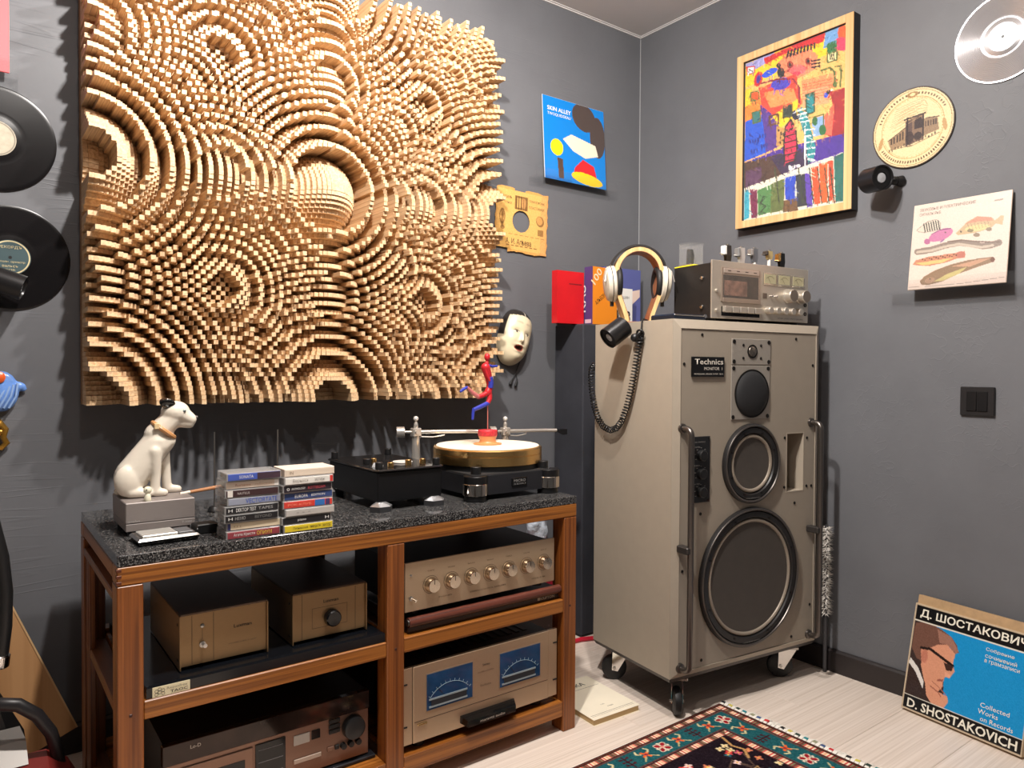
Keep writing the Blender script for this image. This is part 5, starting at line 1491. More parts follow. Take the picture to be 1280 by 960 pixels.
P.poly([(330, 470), (386, 455), (392, 540), (340, 550)], (150, 180, 214)); P.ell(380, 520, 16, 24, C['g']); P.ell(346, 480, 12, 20, C['g']); P.line([(320, 466), (384, 450), (384, 500)], 5, C['og'])
P.poly([(216, 505), (240, 470), (262, 510), (268, 600), (258, 656), (214, 672), (210, 580)], (208, 48, 92)); P.line([(216, 505), (240, 470), (262, 510), (268, 600), (258, 656), (214, 672), (210, 580), (216, 505)], 6, C['k'])
for k in range(6): P.line([(214, 520 + k * 28), (264, 508 + k * 28)], 5, C['k'])
P.poly([(258, 430), (288, 416), (318, 470), (330, 520), (350, 600), (340, 660), (316, 664), (306, 560), (280, 480)], C['t']); P.ell(262, 452, 18, 22, (28, 30, 70))
for k in range(4): P.line([(262 + k * 8, 436 + k * 16), (302 + k * 6, 424 + k * 18)], 6, C['w'])
for k in range(5): P.line([(304, 520 + k * 28), (346, 514 + k * 28)], 6, C['w'])
P.line([(302, 505), (304, 720)], 7, C['w']); P.line([(236, 684), (240, 696), (258, 682), (276, 680)], 13, C['w']); P.line([(318, 650), (342, 656)], 10, C['w'])
P.poly([(32, 780), (470, 620), (478, 850), (32, 930)], (226, 222, 206))
for pts, c in (([(34, 790), (56, 784), (56, 915), (34, 925)], (70, 176, 196)), ([(58, 784), (92, 786), (92, 912), (66, 918)], (134, 30, 86)), ([(92, 790), (160, 760), (150, 890), (96, 905)], (96, 144, 88)), ([(155, 760), (214, 736), (208, 880), (150, 895)], (112, 124, 66)), ([(214, 732), (262, 720), (258, 836), (216, 832)], (36, 84, 196)), ([(262, 720), (304, 716), (316, 860), (270, 868)], (50, 54, 66)), ([(302, 716), (328, 712), (338, 864), (312, 868)], (106, 70, 178)), ([(210, 836), (270, 826), (270, 884), (206, 890)], (126, 92, 50)), ([(330, 690), (362, 680), (372, 850), (346, 858)], (236, 96, 36)), ([(364, 672), (404, 664), (402, 846), (376, 850)], (232, 110, 40)), ([(404, 660), (428, 656), (432, 826), (412, 846)], (206, 88, 40)), ([(430, 640), (476, 620), (474, 840), (438, 846)], (20, 120, 110))):
    P.poly(pts, c)
for x in (372, 404, 336, 428, 184, 288): P.line([(x - 14, 690), (x - 4, 770), (x + 6, 850)], 6, (70, 76, 44))
P.line([(104, 812), (130, 822), (104, 846), (130, 862), (108, 886), (128, 896)], 5, (54, 70, 44))
rs_ = random.Random(3)
for k in range(1500):
    iy = rs_.randrange(P.ny); ix = rs_.randrange(P.nx)
    c_ = P.c[iy, ix] + rs_.uniform(-42, 30); x_, y_ = P.X[iy, ix], P.Y[iy, ix]; a_ = rs_.choice((1.4, 1.6, 1.9, .5, 2.6)); l_ = rs_.uniform(8, 26)
    P.line([(x_, y_), (x_ + l_ * math.cos(a_), y_ + l_ * math.sin(a_))], rs_.uniform(2, 5), np.clip(c_, 0, 255), .75)
P.c = 255 * (np.clip(P.c, 0, 255) / 255) ** 1.3
P.speckle(6)
link('canvas', P.mesh('canvas', (-.0305, pw / 2, fb + .002 + ph), (0, -1, 0), (0, 0, -1)), painted('print_matt'), pf_)
part('glass', B().box(-.0345, -fw / 2 + fb + .0005, fb + .0005, -.0335, fw / 2 - fb - .0005, fh - fb - .0005), M('picture_glass', (240, 240, 240), .02, alpha=.03), pf_, smooth=0)
# --- picture disc
P = Paint(.2365, .2365, .0016, (216, 192, 148), quad=None)
# drawing frame: crop pixels of the disc, centre 500,500
uu, vv = P.X, P.Y
P.put((uu - .5) ** 2 + (vv - .5) ** 2 < .25, (222, 198, 154))
for r0, r1, c in ((.485, .5, (70, 56, 46)), (.462, .470, (150, 118, 78)), (.375, .383, (176, 136, 80)), (.360, .364, (190, 150, 92))):
    rr_ = np.sqrt((uu - .5) ** 2 + (vv - .5) ** 2); P.put((rr_ > r0) & (rr_ < r1), c)
P.poly([(.20, .60), (.42, .47), (.42, .70), (.24, .72)], (150, 124, 96)); P.poly([(.42, .40), (.52, .38), (.52, .70), (.42, .72)], (86, 70, 66)); P.poly([(.50, .36), (.64, .35), (.64, .68), (.50, .70)], (120, 98, 82)); P.poly([(.62, .42), (.80, .44), (.82, .60), (.62, .64)], (140, 116, 92))
P.ell(.575, .44, .045, .06, (56, 46, 48)); P.poly([(.53, .44), (.62, .44), (.62, .53), (.53, .53)], (56, 46, 48)); P.ell(.57, .62, .05, .05, (60, 50, 50)); P.ell(.47, .62, .05, .08, (64, 52, 52))
for k in range(5): P.poly([(.235 + k * .036, .585 - k * .016), (.255 + k * .036, .58 - k * .016), (.255 + k * .036, .655 - k * .008), (.235 + k * .036, .66 - k * .008)], (70, 58, 54))
for k in range(5): P.poly([(.655 + k * .03, .46), (.672 + k * .03, .462), (.672 + k * .03, .53), (.655 + k * .03, .53)], (76, 62, 56))
for k in range(6): P.line([(.26 + .02 * k, .50 - .045 * k), (.5 + .03 * k, .42 - .045 * k), (.68, .36 - .02 * k)], .008, (170, 138, 100), .7)
for k in range(16): P.ell(.22 + .037 * k, .73 - .006 * k + .01 * math.sin(k * 2), .008, .018, (80, 66, 58))
for k in range(26):
    a = math.radians(200 + k * 5.4)
    if 11 < k < 15: continue
    P.ell(.5 + .422 * math.cos(a), .5 + .422 * math.sin(a), .010, .016, (96, 74, 50), math.degrees(a) + 90)
for k in range(28):
    a = math.radians(30 + k * 4.4); P.ell(.5 + .425 * math.cos(a), .5 + .425 * math.sin(a), .009, .020, (92, 70, 48), math.degrees(a) + 90)
for k in range(9):
    P.line([(.22 + .01 * k, .46 - .03 * k), (.36 + .02 * k, .40 - .028 * k), (.50 + .02 * k, .40 - .03 * k)], .006, (150, 122, 90), .6)
P.poly([(.43, .36), (.455, .36), (.455, .70), (.43, .70)], (52, 44, 46)); P.poly([(.62, .35), (.64, .35), (.64, .64), (.62, .64)], (52, 44, 46)); P.poly([(.40, .37), (.66, .345), (.66, .365), (.40, .39)], (60, 50, 48)); P.line([(.20, .60), (.42, .48)], .010, (64, 54, 50)); P.line([(.66, .42), (.82, .44)], .010, (64, 54, 50)); P.line([(.22, .72), (.50, .725), (.82, .64)], .008, (110, 88, 66))
P.ell(.5, .085, .07, .035, (150, 116, 74)); P.ell(.5, .085, .035, .018, (222, 196, 148)); P.ell(.11, .62, .025, .08, (176, 140, 94), 15); P.ell(.885, .55, .025, .08, (176, 140, 94), -10)
P.speckle(6)
pd = thing('picture_disc', 'tan printed picture disc with an engraved palace on the right wall', 'record', (-.002, -1.1065, 1.7093))
part('disc', B().cyl((0, 0, 0), (-.003, 0, 0), .1185, n=80, bev=.0008), M('disc_edge', (60, 48, 40), .4), pd)
link('printed_face', P.mesh('printed_face', (-.0034, .11825, .11825), (0, -1, 0), (0, 0, -1), (uu - .5) ** 2 + (vv - .5) ** 2 < .2485), painted('print_satin', .35, .5), pd)
# --- silver record
sd = thing('silver_record', 'shiny silver record disc at the upper right edge of the right wall', 'record', (-.002, -1.3412, 1.8945))
alu_d = M('disc_silver', (208, 206, 209), .3, .7, aniso=.75)
part('disc', B().lathe([(.0, 0), (.1205, 0), (.1215, .001), (.1205, .0024), (.117, .0022)] + sum([[(.117 - k * .0033, .0018), (.1155 - k * .0033, .0025)] for k in range(19)], []) + [(.052, .0016), (.048, .0016), (.046, .0026), (.0, .0026)], (0, 0, 0), NX, 112), alu_d, sd)
part('label_ring', B().ring((-.0026, 0, 0), NX, .0375, .0365, .0004, 56), M('ring_grey', (150, 150, 152), .3, .8), sd)
part('label', B().lathe([(.0362, .0026), (.0362, .003), (.0, .003)], (0, 0, 0), NX, 56), M('label_silver', (216, 214, 216), .4, .5), sd)
part('spindle_hole', B().cyl((-.0028, 0, 0), (-.0034, 0, 0), .0042, n=16), black_plastic, sd)
# --- wall lamp under the picture disc
cyl_lamp('black cylinder lamp on the right wall below the picture disc', (-.085, -1.038, 1.557), (-.36, -.80, -.06), .066, .037, (.083, -.038, .0))
# --- fish record sleeve on its ledge
t = thing('acrylic_ledge', 'clear acrylic ledge under the fish record sleeve', 'ledge', (0, -1.27, 1.2185), group='clear acrylic record ledges')
part('shelf', B().box(-.060, -.22, -.004, -.0005, .215, 0), clear_acrylic, t, smooth=0)
part('front_lip', B().box(-.060, -.22, .0001, -.057, .215, .030), clear_acrylic, t, smooth=0)
part('back_plate', B().box(-.0035, -.22, -.034, -.0005, .215, -.0041), clear_acrylic, t, smooth=0)
S2 = .2548
fs_ = thing('record_sleeve', 'pale pink record sleeve illustrated with fishes on the right wall ledge', 'record sleeve', (-.047, -1.12 - S2 / 2, 1.2206), rot=(0, .1379, 0))
part('card', B().rbox(-.0005, -S2 / 2, 0, .0045, S2 / 2, S2, .0008), M('sleeve_cream', (222, 200, 180), .6), fs_, smooth=0)
P = Paint(S2 - .002, S2 - .002, .0015, (240, 218, 204), quad=[(243, 210), (939, 97), (891, 750), (193, 806)])
ol = (96, 84, 76)
# striped fish
P.poly([(258, 380), (300, 345), (340, 318), (400, 305), (430, 330), (425, 372), (370, 388), (310, 398), (270, 392)], (226, 214, 196)); P.line([(258, 380), (300, 345), (340, 318), (400, 305), (430, 330), (425, 372), (370, 388), (310, 398), (270, 392), (258, 380)], 4, (150, 140, 130))
for k in range(7): P.line([(308 + k * 17, 336 - k * 4), (318 + k * 17, 390 - k * 3)], 8, (60, 56, 58))
# pink fish
P.ell(430, 415, 92, 38, (206, 128, 168), -22); P.ell(332, 462, 22, 20, (186, 110, 150), 0); P.line([(360, 412), (420, 380), (500, 368)], 5, (130, 80, 120)); P.ell(462, 396, 6, 6, ol); P.line([(430, 465), (450, 448)], 10, (160, 110, 160))
# carp
P.poly([(535, 405), (570, 370), (620, 320), (690, 283), (790, 290), (815, 312), (860, 276), (880, 282), (868, 345), (820, 335), (790, 365), (700, 395), (600, 412), (555, 418)], (206, 178, 140)); P.poly([(600, 340), (690, 284), (790, 291), (800, 315), (700, 320)], (206, 146, 120)); P.ell(690, 365, 90, 22, (226, 208, 150), -8)
P.ell(685, 415, 24, 14, (150, 130, 110)); P.ell(772, 376, 22, 14, (150, 130, 110)); P.ell(640, 385, 22, 12, (140, 126, 96)); P.ell(572, 392, 7, 7, ol)
for k in range(7): P.line([(620 + k * 24, 340 - k * 4), (640 + k * 22, 385 - k * 5)], 3, (160, 130, 100))
# eel
P.line([(262, 535), (360, 520), (460, 490), (560, 470), (640, 480), (720, 495), (790, 488), (845, 470)], 44, (150, 134, 122)); P.line([(262, 538), (360, 526), (460, 498), (560, 480), (640, 492), (720, 504), (800, 490)], 18, (206, 190, 172)); P.line([(480, 462), (580, 452), (680, 462), (780, 466), (845, 466)], 10, (130, 112, 100))
# mudskipper
P.poly([(228, 625), (250, 595), (340, 570), (520, 545), (600, 530), (604, 575), (540, 585), (470, 610), (350, 635), (260, 632)], (206, 140, 110)); P.poly([(250, 615), (400, 595), (520, 575), (440, 612), (300, 630)], (232, 200, 130)); P.ell(572, 556, 34, 24, (196, 120, 104), -6)
for k in range(16): P.ell(300 + k * 16, 588 - k * 2 + 8 * math.sin(k * 2.1), 6, 5, (110, 70, 56))
# catfish
P.poly([(278, 745), (310, 710), (390, 665), (500, 625), (640, 590), (800, 572), (812, 604), (700, 640), (560, 690), (440, 745), (340, 772), (290, 768)], (150, 122, 96)); P.poly([(380, 745), (480, 690), (620, 640), (560, 690), (440, 742)], (206, 190, 128)); P.poly([(500, 640), (700, 590), (790, 580), (640, 640)], (206, 160, 130)); P.ell(350, 738, 38, 20, (178, 142, 116), -15); P.ell(352, 728, 6, 5, ol); P.ell(798, 590, 16, 20, (120, 80, 64))
P.line([(200, 788), (540, 765), (880, 715)], 3, (150, 140, 128))
P.c *= .88
P.speckle(4)
link('cover_print', P.mesh('cover_print', (-.0009, S2 / 2 - .001, S2 - .001), (0, -1, 0), (0, 0, -1)), painted('print_satin'), fs_)
fi = M('sleeve_ink', (120, 108, 100), .7)
text(fs_, 'ЗВУКОВЫЕ И ЭЛЕКТРИЧЕСКИЕ', fi, (-.0010, S2 / 2 - .018, S2 - .022), NY, Z3, .148, .009)
text(fs_, 'СИГНАЛЫ РЫБ', fi, (-.0010, S2 / 2 - .018, S2 - .036), NY, Z3, .058, .009)
text(fs_, 'МЕЛОДИЯ', fi, (-.0010, -S2 / 2 + .042, S2 - .026), NY, Z3, .020, .005)
# --- light switch
sw = thing('light_switch', 'black double rocker light switch on the right wall', 'light switch', (0, -1.295, .899))
part('frame', B().rbox(-.009, -.0435, -.0405, -.0005, .0435, .0405, .002), M('switch_black', (30, 28, 29), .4), sw)
for s_ in (0, 1):
    part('rocker', B().hull([(-.0091, -.027 + s_ * .0275, -.0275), (-.0091, -.0005 + s_ * .0275, -.0275), (-.0091, -.027 + s_ * .0275, .0275), (-.0091, -.0005 + s_ * .0275, .0275), (-.0125, -.026 + s_ * .0275, -.0265), (-.0125, -.0015 + s_ * .0275, -.0265), (-.0105, -.026 + s_ * .0275, .0265), (-.0105, -.0015 + s_ * .0275, .0265)]), M('rocker_black', (20, 19, 20), .3), sw, smooth=0)
# ================================================================== corner: dark panel and books
tp = thing('dark_bass_trap', 'tall dark navy fabric bass trap in the corner behind the loudspeaker', 'acoustic panel', (-.252, -.098, 0))
part('fabric_box', B().rbox(-.222, -.080, .006, .222, .080, 1.150, .004), M('navy_fabric', (50, 51, 58), .85, noise=(7, .22)), tp)
part('base_frame', B().rbox(-.220, -.078, 0, .220, .078, .0058, .001), black_plastic, tp)
def book(name, label, x, y, w, t_, h, cov, spine, rz=0.0, z=1.1505):
    b_ = thing(name, label, 'book', (x, y, z), rz, 'books on the dark bass trap')
    part('page_block', B().box(.003, -t_ + .003, .003, w - .004, -.003, h - .003), paper_white, b_, smooth=0)
    part('front_cover', B().box(0, -t_, 0, w, -t_ + .0028, h), cov, b_, smooth=0)
    part('back_cover', B().box(0, -.0028, 0, w, 0, h), cov, b_, smooth=0)
    part('spine', B().box(-.0012, -t_ + .0002, 0, .0028, -.0002, h), spine, b_, smooth=0)
    return b_
redc = M('book_red', (206, 24, 32), .35, noise=(12, .08))
b1 = book('book', 'bright red hardback book, leftmost in the corner row', -.566, -.110, .128, .030, .190, redc, redc, 0)
text(b1, '─────', M('ink_darkred', (120, 16, 24), .6), (.055, -.0303, .142), X3, Z3, .062, .004)
orange = M('book_orange', (236, 140, 30), .45); plum = M('book_plum', (82, 56, 112), .45)
b2 = book('book', 'orange book with plum spine and slanted white digits', -.428, -.133, .130, .042, .212, orange, plum, .04)
text(b2, '100', M('ink_cream', (250, 226, 190), .6), (.012, -.0424, .142), (.60, 0, .80), (-.80, 0, .60), .066, .028, bold=.01)
text(b2, 'КАЗ', white_ink, (-.0016, -.008, .045), Z3, (0, 1, 0), .100, .028, bold=.012)
part('spine_patch', B().box(-.0016, -.036, .004, -.0011, -.004, .018), M('spine_pale', (206, 180, 190), .5), b2, smooth=0)
text(b2, 'АЛЬБОМ', dark_ink, (.020, -.0424, .070), (.8, 0, .6), (-.6, 0, .8), .062, .016)
b4 = book('book', 'periwinkle blue book with cream patches behind the headphone stand', -.262, -.040, .205, .025, .238, M('book_blue', (92, 98, 158), .5, noise=(8, .06)), M('book_blue2', (78, 82, 140), .5), 0)
part('patch', B().prism([(.012, .238), (.012, .190), (.045, .176), (.092, .186), (.096, .238)], (0, -.0252, 0), X3, Z3, .0004), M('patch_cream', (232, 206, 190), .6), b4, smooth=0)
part('patch', B().prism([(.150, .150), (.132, .120), (.158, .098), (.200, .130), (.200, .160)], (0, -.0252, 0), X3, Z3, .0004), MATS['patch_cream'], b4, smooth=0)
text(b4, 'НОЖ А', M('ink_sand', (226, 214, 160), .6), (.030, -.0255, .070), X3, Z3, .10, .022, bold=.01)
text(b4, 'КОСТЬ', MATS['ink_sand'], (.030, -.0255, .040), X3, Z3, .10, .018, bold=.01)
b3 = book('book', 'white paperback with large black digits in front of the blue book', -.285, -.112, .120, .014, .150, paper_white, paper_white, .02)
text(b3, '103', dark_ink, (.030, -.0143, .018), X3, Z3, .078, .045, bold=.012)
text(b3, 'МАШИН', dark_ink, (.040, -.0143, .110), X3, Z3, .060, .010)
for k in range(6):
    part('stripe', B().hull([(.004 + k * .006, -.0146, .006), (.008 + k * .006, -.0146, .006), (.012 + k * .006, -.0146, .066), (.016 + k * .006, -.0146, .066), (.004 + k * .006, -.0141, .006), (.016 + k * .006, -.0141, .066)]), dark_ink, b3, smooth=0)

# ================================================================== floor things
# --- record box leaning against the right wall
ba, tau, bw, bh, bt = .1285, .22, .318, .302, .030
e_ = Vector((-math.sin(ba), -math.cos(ba), 0)); n_ = Vector((math.cos(ba), -math.sin(ba), 0))
up = Vector((0, 0, 1)) * math.cos(tau) + n_ * math.sin(tau)
bk_ = n_ * math.cos(tau) - Vector((0, 0, 1)) * math.sin(tau)
bx_ = bpy.data.objects.new('record_box', None); COL.objects.link(bx_)
mt = Matrix((e_, up, -bk_)).transposed().to_4x4()     # local x along the bottom edge, y up the cover, -z into the box
mt.translation = Vector((-.1019, -1.1452, .0072)); bx_.matrix_world = mt
tag(bx_, 'blue and black boxed record set with portrait leaning on the right wall', 'record box')
part('slipcase', B().rbox(0, 0, -bt, bw, bh, -.0008, .0008), M('box_card', (206, 182, 146), .6, noise=(30, .06)), bx_, smooth=0)
part('record_block', B().box(.002, bh - .0002, -bt + .002, bw - .002, bh + .025, -.006), M('box_board', (178, 146, 108), .7, noise=(60, .1)), bx_, smooth=0)
P = Paint(bw, bh, .0018, (20, 138, 200), quad=[(188, 109), (818, 292), (736, 919), (109, 652)])
uu, vv = P.X, P.Y
kx = (20, 20, 22)
P.put(np.ones_like(uu, bool), (24, 142, 204))
U2, V2 = np.meshgrid(np.linspace(0, 1, P.nx), np.linspace(0, 1, P.ny))
# portrait of a man with glasses, hand at chin (drawing coordinates are those of the reference quad)
coat = (58, 44, 40); skin = (214, 150, 120); hair = (112, 78, 66)
P.poly([(170, 190), (240, 205), (300, 240), (330, 420), (330, 660), (112, 590)], (60, 46, 44))
P.poly([(186, 215), (245, 210), (320, 250), (372, 290), (400, 330), (410, 372), (392, 380), (360, 340), (300, 330), (250, 350), (230, 420), (190, 400), (165, 340)], hair)
P.poly([(300, 250), (372, 290), (410, 365), (396, 380), (350, 330), (310, 320)], (156, 112, 96))
P.poly([(250, 350), (300, 330), (350, 330), (392, 378), (380, 430), (388, 470), (366, 500), (340, 494), (330, 520), (318, 560), (280, 580), (230, 520), (212, 430)], skin)
P.poly([(212, 345), (245, 350), (250, 400), (238, 430), (215, 420)], (206, 138, 112)); P.ell(232, 388, 16, 34, (190, 120, 98), 8)
P.line([(215, 345), (262, 352), (330, 404), (378, 440)], 14, (40, 28, 26)); P.poly([(330, 420), (384, 444), (372, 470), (344, 462)], (60, 40, 36))
P.poly([(338, 470), (372, 490), (360, 506), (334, 496)], (226, 164, 134)); P.poly([(300, 508), (332, 512), (320, 526), (298, 520)], (150, 84, 74))
P.poly([(160, 395), (200, 450), (226, 520), (220, 560), (180, 470), (150, 420)], (226, 220, 214))
P.poly([(150, 420), (185, 470), (222, 560), (230, 640), (112, 590), (130, 480)], coat)
P.poly([(232, 500), (262, 520), (318, 520), (328, 545), (300, 575), (350, 600), (354, 630), (330, 660), (268, 640), (240, 590)], (216, 152, 122)); P.line([(262, 545), (300, 575), (316, 600)], 6, (160, 96, 80)); P.line([(270, 520), (300, 545), (340, 590)], 4, (176, 110, 92))
P.put(V2 < .152, kx); P.put(V2 > .868, kx)
for v in (.158, .862): P.put(np.abs(V2 - v) < .005, (226, 220, 206))
P.put((U2 < .012) | (U2 > .99) | (V2 < .012) | (V2 > .988), (196, 176, 150))
P.speckle(4)
link('cover_print', P.mesh('cover_print', (0, bh, 0), (1, 0, 0), (0, -1, 0)), painted('print_gloss'), bx_)
cw = M('ink_ivory', (232, 226, 210), .6)
text(bx_, 'Д. ШОСТАКОВИЧ', cw, (.018, bh * .872, .0002), X3, Y3, .285, bh * .088, bold=.02)
text(bx_, 'D. SHOSTAKOVICH', cw, (.016, bh * .030, .0002), X3, Y3, .290, bh * .082, bold=.02)
for k, s_ in enumerate(('Собрание', 'сочинений', 'в грамзаписи')):
    text(bx_, s_, cw, (.212 - (.008 if k == 0 else .008), bh * (.755 - k * .052), .0002), X3, Y3, .070 + .008 * k, bh * .036)
for k, s_ in enumerate(('Collected', 'Works', 'on Records')):
    text(bx_, s_, cw, (.208 - .004 * k + (.012 if k == 2 else 0), bh * (.275 - k * .058), .0002), X3, Y3, (.072, .050, .080)[k], bh * .040)
# --- beige booklet on the floor by the rack
bl = thing('music_booklet', 'beige paper booklet lying on the floor at the right rack leg', 'booklet', (-.804, -.580, 0), -.046)
part('page_block', B().rbox(-.084, -.116, .0008, .084, .116, .0165, .001), M('page_cream', (206, 176, 128), .8, noise=(60, .06), stretch=(1, 1, 12)), bl, smooth=0)
part('front_cover', B().rbox(-.087, -.119, .0167, .087, .119, .0180, .0005), M('cover_cream', (240, 230, 208), .7, noise=(9, .05)), bl, smooth=0)
part('back_cover', B().rbox(-.087, -.119, 0, .087, .119, .0007, .0003), MATS['cover_cream'], bl, smooth=0)
for yy, th_ in ((-.098, .0012), (-.104, .0005), (.052, .0012)):
    part('rule_line', B().box(-.080, yy, .0181, .078, yy + th_, .0183), MATS['sleeve_ink'] if 'sleeve_ink' in MATS else dark_ink, bl, smooth=0)
text(bl, 'ЛИРИКА', dark_ink, (-.075, .068, .0182), X3, Y3, .115, .020, bold=.01)
text(bl, '1965', dark_ink, (.002, -.078, .0182), X3, Y3, .020, .005)
text(bl, 'МОСКВА', dark_ink, (-.010, -.060, .0182), X3, Y3, .014, .004)
# --- red strap on the floor behind
solo('red_strap', B().tube([(-.62, -.20, .0085), (-.50, -.205, .0085), (-.42, -.235, .0085), (-.34, -.29, .0085)], .008, 8), M('strap_red', (196, 26, 52), .5), 'thin red strap on the floor between bass trap and loudspeaker', 'strap')
# --- white feather duster between loudspeaker and wall
du = thing('feather_duster', 'white fluffy duster standing between loudspeaker and right wall', 'duster', (-.031, -.869, 0))
part('handle', B().cyl((0, 0, 0), (0, 0, .48), .006, n=10), M('duster_handle', (60, 58, 60), .5), du)
fl_ = B(); rg = random.Random(5)
for k in range(900):
    z = rg.uniform(.19, .475); a = rg.uniform(0, 2 * PI); r_ = rg.uniform(.018, .027); dz = rg.uniform(-.012, .006)
    ca, sa = math.cos(a), math.sin(a)
    fl_.add([(.005 * ca - .0018 * sa, .005 * sa + .0018 * ca, z), (.005 * ca + .0018 * sa, .005 * sa - .0018 * ca, z), (r_ * ca, r_ * sa, z + dz), (.004 * ca, .004 * sa, z + .002)], [(0, 1, 2), (1, 3, 2), (3, 0, 2), (0, 3, 1)])
o = part('fluff', fl_, M('fluff_white', (226, 220, 212), .9), du, smooth=0)
o['kind'] = 'stuff'
# --- rug
rw, rl = 1.10, .80
rug = thing('oriental_rug', 'dark floral rug with teal border and white fringe on the floor in front', 'rug', (-.5125, -.820, 0), .008)
P = Paint(rw, rl, .0024, (28, 18, 22))
DX = (1 - P.X) * rw; DY = P.Y * rl                    # distance from the fringed end, distance from the long edge
DE = np.minimum(DX * .88, DY)
along = np.where(DX * .88 < DY, DY, DX)
def band_(a, b, c): P.put((DE >= a) & (DE < b), c)
band_(0, .010, (56, 24, 26)); band_(.003, .006, (104, 58, 40))
def checks(a, b):
    pal = [(206, 84, 74), (236, 216, 184), (150, 40, 46), (96, 104, 78), (226, 166, 130), (238, 224, 196), (120, 44, 46), (232, 200, 170), (206, 70, 66), (120, 124, 92)]
    k = (np.floor(along / .0046).astype(int) * 7 + 3) % 10
    m_ = (DE >= a) & (DE < b)
    arr = np.array(pal, float)
    P.c[m_] = arr[k[m_]]
checks(.010, .025); band_(.025, .029, (70, 26, 30)); band_(.029, .034, (92, 66, 60)); band_(.034, .098, (28, 84, 90)); band_(.098, .103, (92, 62, 58)); band_(.103, .107, (60, 22, 28)); checks(.107, .123); band_(.123, .127, (70, 26, 30))
def motif(cx, cy, kind, ang):
    """in metres: cx from the fringe, cy from the long edge"""
    X, Y = P.X, P.Y
    P.X = DX - cx; P.Y = DY - cy
    ca, sa = math.cos(ang), math.sin(ang)
    def R2(x, y): return (x * ca - y * sa, x * sa + y * ca)
    dg = math.degrees(ang)
    if kind == 'flower':
        for k in range(4):
            q = R2(.014 * math.cos(k * PI / 2 + .78), .014 * math.sin(k * PI / 2 + .78)); P.ell(q[0], q[1], .0115, .009, (226, 214, 190), dg + 45 + 90 * k); P.ell(q[0], q[1], .009, .0066, (150, 22, 36), dg + 45 + 90 * k)
        for k in range(4):
            q = R2(.019 * math.cos(k * PI / 2), .019 * math.sin(k * PI / 2)); P.ell(q[0], q[1], .0038, .0038, (226, 214, 190))
        P.ell(0, 0, .004, .004, (232, 120, 110))
    elif kind == 'orange':
        for k in range(4):
            a = R2(.013 * math.cos(k * PI / 2 + .5), .013 * math.sin(k * PI / 2 + .5)); P.line([(0, 0), a], .0075, (226, 100, 40))
        for s_ in (-1, 1):
            P.line([R2(.012 * s_, -.006), R2(.022 * s_, -.014), R2(.016 * s_, -.024)], .005, (206, 196, 150)); P.line([R2(.010 * s_, .010), R2(.024 * s_, .022)], .004, (186, 176, 130))
        P.ell(0, 0, .005, .005, (140, 40, 60))
    else:
        P.line([R2(0, -.027), R2(0, .027)], .0045, (60, 16, 26))
        for k in (-1, 0, 1):
            P.line([R2(-.014, k * .014 - .006), R2(0, k * .014), R2(.014, k * .014 - .006)], .004, (60, 16, 26)); P.ell(*R2(.012, k * .014 - .004), .0042, .0042, (70, 18, 30)); P.ell(*R2(-.012, k * .014 - .004), .0042, .0042, (70, 18, 30))
    P.X, P.Y = X, Y
seq = ['flower', 'orange', 'tree', 'orange']
motif(.075, .068, 'flower', .4)
for k in range(1, 17): motif(.075 + .0625 * k, .066, seq[k % 4], 0)
for k in range(1, 12): motif(.075, .066 + .0645 * k, seq[k % 4], PI / 2)
# field: scattered blossoms and vines on near black
inner = DE > .127
rg = random.Random(11)
cc = P.c.copy()
X, Y = P.X, P.Y
P.X, P.Y = DX, DY
P.put(inner, (26, 16, 24))
for k in range(60):
    x = rg.uniform(.16, 1.0); y = rg.uniform(.15, .72)
    P.line([(x, y), (x + rg.uniform(-.05, .05), y + rg.uniform(-.05, .05)), (x + rg.uniform(-.07, .07), y + rg.uniform(-.07, .07))], .0035, rg.choice([(176, 136, 84), (90, 70, 60), (120, 40, 60), (60, 84, 70)]))
for k in range(420):
    x = rg.uniform(.15, 1.05); y = rg.uniform(.14, .76); c = rg.choice([(232, 196, 190), (206, 60, 60), (226, 206, 160), (206, 120, 90), (40, 96, 110), (200, 90, 110)])
    for q in range(4):
        P.ell(x + .006 * math.cos(q * 1.57 + k), y + .006 * math.sin(q * 1.57 + k), .0055, .0038, c, math.degrees(q * 1.57 + k))
    P.ell(x, y, .003, .003, (226, 180, 80))
P.line([(.16, .13), (.175, .17), (.165, .20), (.19, .23)], .007, (184, 140, 88))
P.X, P.Y = X, Y
P.c[~inner] = cc[~inner]
P.speckle(10)
link('pile', P.mesh('pile', (-rw, 0, .0078), (1, 0, 0), (0, -1, 0)), painted('rug_wool', .95, .1), rug)
part('backing', B().rbox(-rw, -rl, 0, 0, 0, .0076, .001), M('rug_backing', (74, 40, 34), .9), rug, smooth=0)
pal = [(30, 28, 30), (206, 190, 90), (40, 60, 50), (30, 130, 140), (150, 150, 120), (60, 84, 130), (200, 50, 50), (220, 214, 204)]
tm = [M('tassel_%d' % i, c, .9) for i, c in enumerate(pal)]
tw = M('tassel_white', (236, 230, 220), .9)
def tas_mesh(m):
    me_ = B().hull([(0, -.0045, .001), (0, .0045, .001), (0, -.0045, .0065), (0, .0045, .0065), (.014, -.0062, .0005), (.014, .0062, .0005), (.012, -.0055, .0105), (.012, .0055, .0105), (.036, -.0045, .0005), (.036, .0045, .0005), (.034, 0, .005)]).mesh('tassel', 30)
    me_.materials.append(m); return me_
wm = tas_mesh(tw); knot = {}
